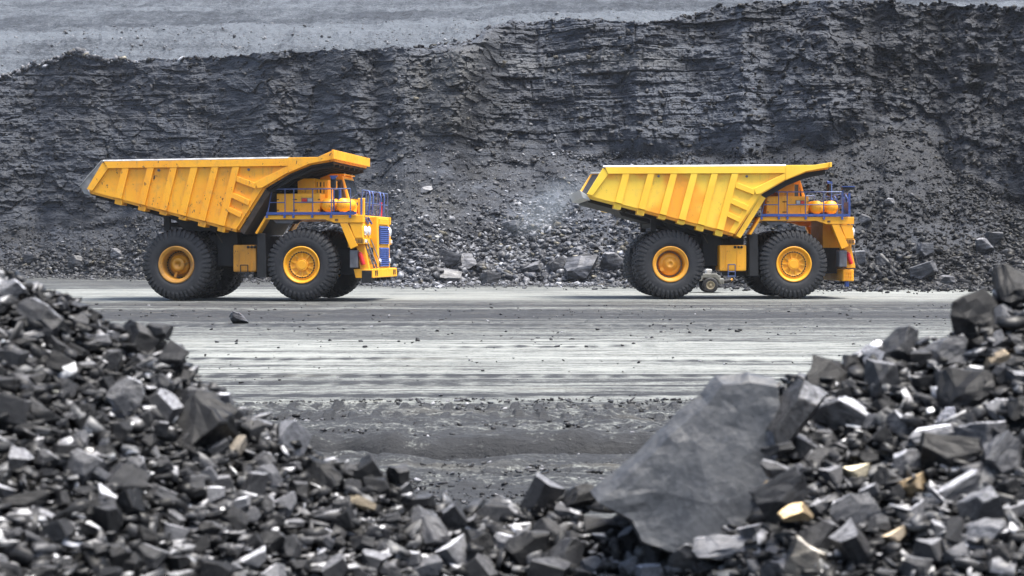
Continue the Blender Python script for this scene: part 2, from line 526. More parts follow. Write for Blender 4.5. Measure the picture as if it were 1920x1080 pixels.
# ------------------------------------------------------------------ ground
def build_ground():
    # wide plain ground under everything
    m = MB(); m.add([(-250, -25, -.25), (250, -25, -.25), (250, 500, -.25), (-250, 500, -.25)], [(0, 1, 2, 3)])
    me = m.build('ground', M['road']); me['kind'] = 'structure'
    # the haul road and yard floor, finely modelled
    px = np.concatenate([np.linspace(-1400, -120, 90), np.arange(-100, 2021, 2.6), np.linspace(2040, 3300, 90)])
    py = np.concatenate([np.linspace(2600, 1010, 40), np.arange(1000, 512, -1.0), np.linspace(511, 498, 8)])
    PX, PY = np.meshgrid(px, py)
    Y = CAM_H * FPX / (PY - HOR)
    X = (PX - 960) * Y / FPX
    # pale dust on the road by distance, with the trucks' shadow band painted in
    yb = [3, 13.6, 14.6, 15.2, 15.8, 16.6, 18.5, 20.5, 22, 23.5, 27, 33, 38, 41, 47, 53, 58, 61, 63, 66, 69, 74, 84, 93, 100, 112, 150]
    dust_and_shade = [.06, .14, -.04, .24, .14, -.04, -.02, .12, .20, .36, .52, .58, .54, .38, .36, .08, .12, .42, .14, .22, .30, .62, .62, .44, .24, .2, .2]
    wob = (fbm(X * .06, Y * .12, 5, 3) * 1.5 + fbm(X * .5, Y * .5, 6, 3) * .7 + 1.5 * fbm(X * .22, Y * .1, 7, 3) * smooth(28, 23, Y)) * smooth(12, 40, Y)
    dust = np.interp(Y + wob, yb, dust_and_shade)
    dust = dust + fbm(X * .035, Y * 1.1, 21, 4) * .22 + fbm(X * .4, Y * 1.8, 31, 4) * .10
    dust -= .30 * smooth(.25, .6, fbm(X * .5, Y * 1.2, 77, 4)) * smooth(26, 22, Y)
    for y0_, am, ph, sl_, w_ in ((58, 2.5, .3, .03, .8), (52, 3, 1.2, -.05, .8), (46, 2, 2.0, .07, .7), (36, 1.6, .5, .035, .5), (31.5, 1.2, 1.7, -.03, .45), (28, .9, 2.9, .05, .4), (26.3, .9, 2.9, .05, .4), (24.4, .5, .2, -.02, .3)):
        c_ = Y - (y0_ + am * np.sin(X * .09 + ph) + sl_ * X)
        dust -= .48 * np.exp(-(c_ / w_) ** 2) * (.55 + .45 * np.sin(X * 11 + 2 * fbm(X, Y, 9, 2))) * smooth(-.5, .1, fbm(X * .2, Y * .3, 19, 2))
    prints = smooth(.0, .8, np.sin(X * 2 * math.pi / .30 + 1.5 * fbm(X * .7, Y, 23, 2))) * (np.exp(-((Y - 22.4 - .02 * X) / .22) ** 2) + np.exp(-((Y - 21.3 - .02 * X) / .20) ** 2))
    dust -= .5 * prints
    # relief: wheel ruts along the road, clods in the mud
    z = fbm(X * .05, Y * 1.5, 41, 4) * .03 * smooth(10, 18, Y)
    mud = smooth(14, 15.5, Y) * smooth(25, 21.5, Y)
    clod = np.abs(fbm(X * 1.4, Y * 2.0, 51, 5))
    z += mud * (.05 * smooth(.12, .5, clod) * smooth(-.2, .35, fbm(X * .25, Y * .8, 61, 3)) + .035 * fbm(X * 4.1, Y * 4.3, 63, 4))
    # the broken rut edge in the mud
    rut = Y - (17.6 + .55 * fbm(X * .35, X * 0 + 3, 71, 4) + .012 * X)
    z += np.where((X > -5) & (X < 6), 1, 0) * (-.24 * np.exp(-(rut / .15) ** 2) + .15 * np.exp(-((rut - .45) / .28) ** 2))
    dust = dust - .35 * np.exp(-(rut / .22) ** 2) * ((X > -5) & (X < 6))
    z += .05 * prints
    z += mud * .06 * fbm(X * 1.6, Y * 2.2, 52, 5)
    z += .025 * fbm(X * 1.2, Y * 1.0, 81, 4) * smooth(24, 40, Y)
    # tyre lug prints at the road edge
    z += mud * .025 * smooth(.35, .8, vnoise(X * 5.5, Y * 3.5, 92)) * smooth(-.3, .3, fbm(X * .4, Y, 93, 3))
    z += .03 * smooth(.4, .9, vnoise(X * 2.2, Y * 1.5, 91)) * smooth(50, 62, Y) * smooth(64, 60, Y)
    # flat under the trucks
    o = grid_mesh('haul_road', np.stack([X, Y, z * np.where((Y > 64) & (Y < 84), .35, 1)], -1), M['road'], {'dust': dust, 'mud': np.clip(smooth(13.5, 15, Y) * smooth(24.5, 21.5, Y) + .5 * smooth(40, 44, Y) * smooth(66, 58, Y), 0, 1)}, 'structure')
    o['label'] = 'pale dusty haul road with dark coal mud bands'
    return o


build_ground()


def build_clods():
    rng = np.random.default_rng(15); shapes = rock_arrays(10, 55)
    P = []; Sz = []
    for n, y0, y1, s0, s1, pw in ((8000, 18.6, 23.8, .008, .06, 4.5), (9000, 13.8, 19.8, .007, .05, 4), (900, 23.2, 34, .008, .05, 5), (1800, 36, 66, .015, .09, 4)):
        Y = rng.uniform(y0, y1, n); px = rng.uniform(150, 1800, n); X = (px - 960) * Y / FPX
        keep = rng.random(n) < np.clip(.35 + 1.6 * fbm(X * .35, Y * 1.6, int(y0), 3), .03, 1)
        P.append(np.stack([X, Y, .015 + 0 * X], -1)[keep]); Sz.append((s0 + (s1 - s0) * rng.random(n) ** pw)[keep])
    p = np.concatenate(P); sz = np.concatenate(Sz); n = len(p)
    scl = sz[:, None] * np.stack([rng.uniform(1, 2.2, n), rng.uniform(.8, 1.3, n), rng.uniform(.4, .8, n)], -1)
    g = np.exp(rng.normal(-4.0, .5, n)); lite = rng.random(n) < .10; g[lite] = rng.uniform(.1, .2, lite.sum())
    o = scatter_mesh('mud_clods', p, scl, rand_rot(n, rng, .4), np.stack([g, g, g * 1.05], -1), shapes, M['scree'], rng)
    tag(o, 'dark crumbs of coal mud strewn along the haul road', 'mud clods', kind='stuff')


build_clods()


# ------------------------------------------------------------------ cliff, scree and far benches
def lerp_px(px, pts):
    a = np.array(pts, float); return np.interp(px, a[:, 0], a[:, 1])


CREST = [(-700, 150), (0, 143), (100, 118), (140, 104), (200, 116), (330, 112), (480, 101), (620, 95), (700, 95), (830, 88), (885, 80), (915, 56), (960, 42),
         (1040, 38), (1100, 37), (1180, 42), (1250, 40), (1290, 32), (1340, 16), (1400, 8), (1500, 5), (1650, 5), (1750, 9), (1850, 14), (1920, 22), (2700, 30)]
TALUS = [(-700, 450), (0, 448), (110, 440), (250, 415), (420, 410), (600, 385), (690, 345), (750, 310), (800, 285), (840, 290), (900, 315), (960, 310), (1060, 300), (1200, 300),
         (1350, 300), (1480, 285), (1560, 275), (1640, 255), (1720, 255), (1800, 330), (1920, 385), (2700, 390)]
BASE = [(-700, 146), (0, 140), (260, 132), (760, 110), (1000, 108), (1300, 104), (1600, 98), (2000, 96), (2700, 96)]


def build_cliff():
    px = np.concatenate([np.linspace(-600, -60, 120), np.arange(-50, 1971, 2.0), np.linspace(1980, 2600, 120)])
    nt, nf, nb = 100, 300, 14
    Yb = lerp_px(px, BASE) + 2.2 * fbm(px * .01, px * 0, 3, 3)
    tt = math.tan(R(35)); tf = np.tan(np.radians(62 + 7 * fbm(px * .006, px * 0 + 9, 4, 2)))
    pt = lerp_px(px, TALUS) + 16 * fbm(px * .02, px * 0 + 2, 7, 4)
    pc = lerp_px(px, CREST) + 4 * fbm(px * .05, px * 0 + 4, 8, 4)
    Yt = (CAM_H + Yb * tt) / (tt - (HOR - pt) / FPX); Zt = (Yt - Yb) * tt
    Yc = (CAM_H - Zt + Yt * tf) / (tf - (HOR - pc) / FPX); Zc = Zt + (Yc - Yt) * tf
    rows_Y = []; rows_Z = []; face = []
    for i in range(nt):
        t = i / nt; rows_Y.append(Yb + (Yt - Yb) * t); rows_Z.append(-.15 + (Zt + .15) * t); face.append(np.full(px.shape, 0.0))
    for i in range(nf):
        t = i / (nf - 1); rows_Y.append(Yt + (Yc - Yt) * t); rows_Z.append(Zt + (Zc - Zt) * t); face.append(np.full(px.shape, t))
    for i in range(1, nb + 1):
        t = i / nb; rows_Y.append(Yc + 14 * t ** 1.5); rows_Z.append(Zc - 2.2 * t ** 1.5); face.append(np.full(px.shape, 1 + t))
    Y = np.array(rows_Y); Z = np.array(rows_Z); F = np.array(face)
    PX = np.broadcast_to(px, Y.shape); S = (PX - 960) * 124 / FPX
    wf = smooth(0, .22, F) * (1 - smooth(1.0, 1.1, F))     # 1 on the rock face
    wt = 1 - smooth(0, .10, F)                              # 1 on the scree
    # displacement towards the camera
    d = (1.3 * fbm(S * .10, Z * .06, 11, 4) + .5 * np.abs(fbm(S * .35, Z * .10, 12, 3))) * wf
    # buttress and gullies
    bx = np.interp(Z, [0, 4, 8, 12, 16, 20], [790, 800, 825, 850, 880, 905])
    butt = np.where(PX < bx, np.exp(-((PX - bx) / 90) ** 2), np.exp(-((PX - bx) / 44) ** 2)) * smooth(0, .25, F + .25) * (1 - smooth(.85, 1.05, F))
    d += 4.6 * butt
    d += .9 * np.exp(-((PX - 640) / 30) ** 2) * wf - .8 * np.exp(-((PX - 700) / 26) ** 2) * wf
    # a fallen shelf at the right: ledge with blocks
    shelf = smooth(1440, 1480, PX) * (1 - smooth(1620, 1640, PX)) * smooth(17.4, 16.8, Z + .012 * (PX - 1540)) * wf
    d += .9 * shelf
    d -= .6 * smooth(1640, 1665, PX) * (1 - smooth(1820, 1900, PX)) * np.exp(-((Z - 13) / 3.2) ** 2) * wf
    # bedding ledges
    zz = Z + .7 * fbm(S * .05, Z * .04, 13, 3) + .02 * S + .16 * fbm(S * .45, Z * .35, 14, 3)
    lm = smooth(-.25, .35, fbm(S * .07, Z * .11, 15, 3))
    blockm = np.clip(smooth(900, 960, PX) * (1 - smooth(1300, 1400, PX)) * smooth(8, 11, Z) + .85 * smooth(1300, 1420, PX) * smooth(.35, .6, F) * lm + .5 * smooth(.0, .4, fbm(S * .08, Z * .12, 301, 3)), 0, 1)
    # beds split by joints into blocks, each standing out or set back, with open cracks between
    for h, wd, amp, ck, sd, always in ((1.9, 3.4, .60, .16, 1, .15), (.85, 1.5, .34, .11, 2, .25), (.36, .75, .17, .06, 3, .55)):
        tz = zz / h + .3 * vnoise(zz / h * .7, S * .02, 210 + sd)
        L = np.floor(tz); fz = tz - L
        xs = S / wd + _hash(L, L * 0 + 3, 100 + sd) * 17 + .5 * vnoise(S / wd * 1.3, L * 3.7, 220 + sd) + .25 * (fz - .5) * (_hash(L, L * 0 + 8, 140 + sd) - .5)
        K = np.floor(xs); fx = xs - K
        val = _hash(K, L, 400 + sd)
        e = np.minimum(np.minimum(fx, 1 - fx) * wd, np.minimum(fz, 1 - fz) * h * 1.4)
        bed = _hash(L, L * 0 + 5, 500 + sd) + .6 * vnoise(S * .15, L * 5.3, 510 + sd)
        mk = always + (1 - always) * blockm
        d += wf * mk * (amp * (val - .5) + amp * .45 * (bed - .8) - ck * (1 - smooth(0, .10 * h ** .5, e)) * (val > .25))
    # crumbling broken rock between
    for sx, sz, amp, sd in ((1.5, 1.1, .55, 1), (.6, .45, .30, 2)):
        v, ox, oy, e = cells(S / sx + .35 * fbm(S * .8, Z * .8, 31 + sd, 2), Z / sz + .2 * S, 430 + sd)
        d += amp * (v - .5 + .5 * (v - .5) * oy) * wf * (1 - .75 * blockm)
    d += .35 * fbm(S * .6, Z * .8, 505, 5) * wf + .14 * fbm(S * 3, Z * 4, 501, 3) * (wf + .4 * wt)
    # scree: gentle folds and clumps
    fold = fbm(S * .22, Z * .25, 601, 5)
    d += wt * 1.0 * fold * smooth(0, .5, (Y - Yb[None]) / (Yt - Yb)[None])
    v, ox, oy, e = cells(S / .8, Z / .5, 650)
    d += wt * .26 * (v - .5) + wt * .30 * fbm(S * .7, Z * 1.0, 660, 5)
    v, ox, oy, e = cells(S / .42 + .3 * fbm(S, Z, 3, 2), Z / .3, 655)
    d += wt * .10 * (v - .5)
    Yd = Y - d
    Zd = Z + .25 * wt * fold
    # crest: loose heaps
    Zd = Zd + smooth(.93, 1.0, F) * (1 - smooth(1.2, 1.6, F)) * (.20 * fbm(S * .9, Y * .8, 701, 4) + .30 * np.exp(-((PX - 140) / 70) ** 2))
    X = (PX - 960) * Yd / FPX
    # albedo: dust and coal
    cen = np.exp(-((PX - 1030) / 330) ** 2)
    tone = .38 + .16 * cen + .30 * fbm(S * .06, Z * .09, 801, 4) + .20 * fbm(S * .35, Z * .9, 811, 4)
    tone += .04 * wt * smooth(1350, 1150, PX) * smooth(350, 700, PX) - .08 * wt + wt * .22 * fbm(S * .5, Z * .9, 821, 5)
    tone -= .12 * smooth(12, 30, S) * wf + .06 * smooth(-12, -34, S) * wf
    tone += .22 * smooth(.93, 1.0, F)
    tone += .02 * butt - .06 * wt * np.exp(-((PX - 810) / 110) ** 2) - .24 * wt * smooth(1250, 1400, PX)
    seam = np.exp(-((zz - 16.0) / .9) ** 2) * smooth(930, 980, PX) * (1 - smooth(1220, 1300, PX))
    tone += .42 * seam
    vein = np.exp(-((PX - (1385 - 52 * smooth(18.8, 15.2, Z))) / 3.2) ** 2) * smooth(14.5, 15.2, Z) * smooth(19.8, 19.2, Z)
    tone += 1.1 * vein
    brown = np.clip(.5 * butt * wf + .55 * seam + .35 * smooth(.05, .5, fbm(S * .12, Z * .2, 901, 3)) * np.exp(-((PX - 860) / 220) ** 2) + .4 * vein, 0, 1)
    o = grid_mesh('cliff', np.stack([X, Yd, Zd], -1), M['cliff'], {'tone': tone, 'brown': brown}, 'structure')
    o['label'] = 'dark layered coal cliff above the scree'
    return X, Yd, Zd, PX, nt, nf, Zc, Yc


CX, CY, CZ, CPX, NT_, NF_, ZCREST, YCREST = build_cliff()


def build_bench():
    px = np.linspace(-900, 2800, 620)
    keys_Y = [178, 192, 212, 228, 262, 302, 340, 420]
    rows = []
    e0 = lerp_px(px, [(-900, 190), (0, 180), (500, 150), (900, 140), (2800, 120)])
    e1 = lerp_px(px, [(-900, 66), (0, 62), (180, 54), (560, 50), (900, 44), (1000, 30), (2800, -10)])
    e2 = e1 - 2
    keys_P = [e0 + 60, e0, (e0 * .45 + e1 * .55), e1, e2, e1 - 40, e1 - 85, e1 - 190]
    T = np.linspace(0, 1, 300); kk = np.linspace(0, 1, len(keys_Y))
    Y = np.interp(T, kk, keys_Y)[:, None] + 0 * px[None]
    P = np.stack([np.interp(T, kk, [kp[i] for kp in keys_P]) for i in range(len(px))], 1)
    PX = px[None] + 0 * Y
    S = (PX - 960) * .06
    Y = Y + 5 * fbm(S * .05, T[:, None] * 7, 5, 3)
    Z = CAM_H + (HOR - P) * Y / FPX
    Z = Z + .9 * fbm(S * .3, Y * .12, 15, 5) + .5 * fbm(S * 1.4, Y * .5, 17, 4)
    X = (PX - 960) * Y / FPX
    # pale lower slope, darker strata on the far face, dozer tracks
    tone = np.interp(Y, [178, 200, 222, 227, 231, 240, 262, 270, 284, 292, 305, 312, 330, 420], [.60, .66, .70, .95, .62, .45, .28, .22, .30, .62, .36, .50, .62, .66])
    tone = tone + .16 * fbm(S * .12, Y * .12, 25, 4) - .30 * np.exp(-((PX - 80) / 120) ** 2) * smooth(230, 220, Y) * smooth(200, 212, Y)
    o = grid_mesh('far_benches', np.stack([X, Y, Z], -1), M['bench'], {'tone': tone}, 'structure')
    o['label'] = 'pale hazy benches of the pit wall beyond the cliff'
    rng = np.random.default_rng(77); n = 3500
    rr = rng.integers(20, 140, n); cc = rng.integers(120, 500, n)
    p = np.stack([X[rr, cc], Y[rr, cc], Z[rr, cc]], -1) + rng.normal(0, .4, (n, 3)) * np.array([1, 1, 0])
    sz = .14 + .30 * rng.random(n) ** 5
    g = np.exp(rng.normal(-2.45, .25, n))
    o = scatter_mesh('far_rubble', p, sz[:, None] * np.stack([rng.uniform(.8, 1.5, n), rng.uniform(.8, 1.2, n), rng.uniform(.5, .9, n)], -1), rand_rot(n, rng, .5),
                     np.stack([g, g * 1.03, g * 1.1], -1), rock_arrays(8, 90), M['scree'], rng)
    tag(o, 'pale rubble strewn on the far bench beyond the cliff', 'rubble', kind='stuff')


build_bench()


def build_scree():
    rng = np.random.default_rng(5)
    shapes = rock_arrays(16, 3)
    pos = []; size = []
    # rocks lying on the scree: most and largest near the foot
    n = 60000
    r = (rng.random(n) ** 1.2 * (NT_ + 14)).astype(int)
    vis = np.where((CPX[0] > -150) & (CPX[0] < 2080))[0]
    c = vis[rng.integers(0, len(vis), n)]
    p = np.stack([CX[r, c], CY[r, c], CZ[r, c]], -1)
    clump = fbm(p[:, 0] * .12, p[:, 2] * .3, 44, 3)
    keep = rng.random(n) < np.clip(.5 + 1.4 * clump, .25, 1)
    p = p[keep]; rr = r[keep] / NT_
    s = (.10 + .28 * rng.random(len(p)) ** 5.0) * (1.45 - .85 * rr)
    pos.append(p); size.append(s)
    # some on the ledges and the crest of the face
    n = 6000
    r = NT_ + (rng.random(n) * (NF_ - 1)).astype(int); r[:900] = NT_ + NF_ - 1 + rng.integers(-6, 5, 900)
    c = vis[rng.integers(0, len(vis), n)]
    pos.append(np.stack([CX[r, c], CY[r, c], CZ[r, c]], -1)); size.append(.08 + .32 * rng.random(n) ** 5)
    # rocks piled on the crest at the left
    n = 420
    k = np.argmin(np.abs(CPX[0] - 120)); w = np.clip((rng.normal(k, 38, n)).astype(int), 0, CPX.shape[1] - 1)
    onface = [len(p), len(p) + 6000]
    rw = NT_ + NF_ - 1 + rng.integers(-5, 5, n)
    pos.append(np.stack([CX[rw, w], CY[rw, w], CZ[rw, w]], -1)); size.append(.15 + .4 * rng.random(n) ** 2)
    # fines strewn over the yard at the foot
    n = 5200
    px = rng.uniform(-60, 2000, n); yb = np.interp(px, CPX[0], CY[0])
    Y = yb - np.abs(rng.normal(0, 1, n)) * 5.5
    pos.append(np.stack([(px - 960) * Y / FPX, Y, 0 * Y + .02], -1)); size.append(.06 + .22 * rng.random(n) ** 4)
    p = np.concatenate(pos); s = np.concatenate(size)
    n = len(p)
    scl = s[:, None] * np.stack([rng.uniform(.8, 1.6, n), rng.uniform(.7, 1.2, n), rng.uniform(.4, .9, n)], -1)
    pxs = 960 + p[:, 0] * FPX / p[:, 1]
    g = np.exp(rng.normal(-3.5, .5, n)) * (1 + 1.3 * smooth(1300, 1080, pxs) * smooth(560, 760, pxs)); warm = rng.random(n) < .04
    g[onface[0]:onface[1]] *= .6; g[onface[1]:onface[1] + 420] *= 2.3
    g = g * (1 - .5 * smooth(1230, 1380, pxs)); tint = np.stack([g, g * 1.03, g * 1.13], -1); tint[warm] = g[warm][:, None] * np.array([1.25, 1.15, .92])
    p[:, 2] += scl[:, 2] * .15
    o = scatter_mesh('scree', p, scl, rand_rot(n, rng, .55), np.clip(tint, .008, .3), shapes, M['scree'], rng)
    tag(o, 'grey broken shale scattered down the scree below the cliff', 'scree', kind='stuff')


build_scree()


# named boulders at the foot of the cliff: px, py (centre), width px, height px, tint, label
def build_boulders():
    meshes = rock_meshes(10, 21, M['boulder'], .03, .03, (6, 10), 'boulder_shape')
    rs = random.Random(4)
    spots = [
        (672 + 168, 487, 44, 26, .10, 'flat grey boulder tilted beside the front of the left truck'),
        (872, 489, 34, 26, .17, 'pale leaning slab of rock right of the left truck'),
        (1085, 506, 56, 38, .13, 'broad pale boulder left of the right truck rear wheels'),
        (1150, 492, 42, 36, .12, 'squarish grey boulder touching the right truck rear tyre outline'),
        (835, 517, 46, 18, .12, 'low flat boulder on the ground right of the left truck bumper'),
        (918, 525, 34, 22, .07, 'small dark boulder alone on the yard edge between the trucks'),
        (1046, 497, 36, 20, .08, 'dark wedge boulder just left of the broad pale boulder'),
        (960, 425, 26, 20, .15, 'light boulder halfway up the scree between the trucks'),
        (1000, 505, 30, 18, .10, 'low grey boulder between dark wedge and leaning slab'),
        (1608, 487, 26, 26, .15, 'pale upright block just right of the right truck nose'),
        (1651, 489, 24, 24, .055, 'round black boulder right of the pale upright block'),
        (1735, 509, 42, 24, .10, 'wide grey boulder at the foot of the scree right of the right truck'),
        (1733, 471, 24, 22, .13, 'rounded grey boulder above the wide boulder at right'),
        (1845, 462, 26, 30, .13, 'tall grey boulder on the scree above the right heap'),
        (1864, 446, 30, 20, .07, 'dark slanting boulder on the scree above the right heap'),
        (1666, 379, 20, 16, .17, 'pale boulder high on the scree above the right truck mirror'),
        (142, 492, 28, 16, .07, 'dark flat boulder at the scree foot left of the left truck'),
        (216, 474, 22, 16, .13, 'grey boulder on the scree behind the left truck rear wheel'),
        (330, 419, 24, 22, .16, 'pale boulder under the left truck body above its rear tyre'),
        (712, 492, 24, 22, .11, 'grey boulder hidden partly by the left truck grille'),
        (745, 487, 22, 18, .16, 'pale rock just right of the left truck grille'),
        (1012, 393, 18, 14, .2, 'small pale rock on the scree midway between the trucks'),
        (800, 355, 22, 10, .2, 'flat pale rock high on the scree right of left truck cab'),
        (1222, 430, 20, 16, .12, 'grey rock under the tail of the right truck'),
        (1618, 412, 22, 18, .09, 'dark rock on the scree beside the right truck blue panel'),
        (1770, 525, 34, 16, .10, 'low grey rock on the yard edge far right of the right truck'),
        (60, 486, 26, 16, .10, 'grey rock at the scree foot above the left heap crest'),
    ]
    for px, py, w, h, t, lab in spots:
        # depth of the scree under this pixel
        cidx = int(np.argmin(np.abs(CPX[0] - px)))
        rowpy = HOR + FPX * (CAM_H - CZ[:NT_ + 120, cidx]) / CY[:NT_ + 120, cidx]
        k = int(np.argmin(np.abs(rowpy - (py + h * .3)))); Y = CY[k, cidx]
        if py > 512: Y = min(CAM_H * FPX / max(py + h * .4 - HOR, 20), Y)
        q = at(px, py, Y)
        o = bpy.data.objects.new('boulder', meshes[rs.randrange(len(meshes))]); col.objects.link(o)
        o.location = q; sx = w * Y / FPX * 1.15; sz = h * Y / FPX * 1.2
        o.scale = (sx, (sx + sz) * .5, sz); o.rotation_euler = (rs.uniform(-.25, .25), rs.uniform(-.3, .3), rs.uniform(-.5, .5))
        o.color = (t * .55, t * .56, t * .61, 1)
        tag(o, lab, 'boulder', 'boulders at the foot of the cliff')
    q = at(447, 597, CAM_H * FPX / (606 - HOR))
    o = bpy.data.objects.new('boulder', meshes[2]); col.objects.link(o); o.location = q
    o.scale = (1.0 * 34 * q[1] / FPX, .6, 22 * q[1] / FPX); o.rotation_euler = (.1, .25, .4); o.color = (.06, .06, .065, 1)
    tag(o, 'lone grey rock lying on the road in front of the left truck', 'rock')


build_boulders()


# ------------------------------------------------------------------ foreground heaps
YC = 7.2
SIL = [(-900, 470), (-300, 480), (0, 512), (60, 538), (130, 566), (200, 610), (270, 640), (330, 660), (360, 705), (420, 750), (480, 785), (540, 815), (600, 862), (680, 885),
       (740, 905), (800, 945), (860, 962), (920, 965), (1000, 950), (1080, 945), (1150, 940), (1250, 900), (1345, 790), (1420, 745), (1500, 715), (1590, 690), (1650, 660), (1720, 645),
       (1790, 625), (1830, 590), (1880, 560), (1960, 530), (2300, 480), (2900, 470)]
SLOPE = .52


def heap_z(X, Y):
    X = np.asarray(X, float); Y = np.asarray(Y, float)
    u = 960 + X * FPX / YC
    zc = CAM_H - (np.interp(u, [p[0] for p in SIL], [p[1] for p in SIL]) - HOR) * YC / FPX
    z = np.where(Y < YC, zc - SLOPE * (YC - Y), zc - .75 * (Y - YC))
    return z


def heap_hit(px, py):
    """distance at which the ray through the pixel meets the heap"""
    Y = np.linspace(4.2, 7.25, 600)
    z = CAM_H + (HOR - py) * Y / FPX
    h = heap_z((px - 960) * Y / FPX, Y)
    k = np.where(z <= h)[0]
    return float(Y[k[0]]) if len(k) else YC


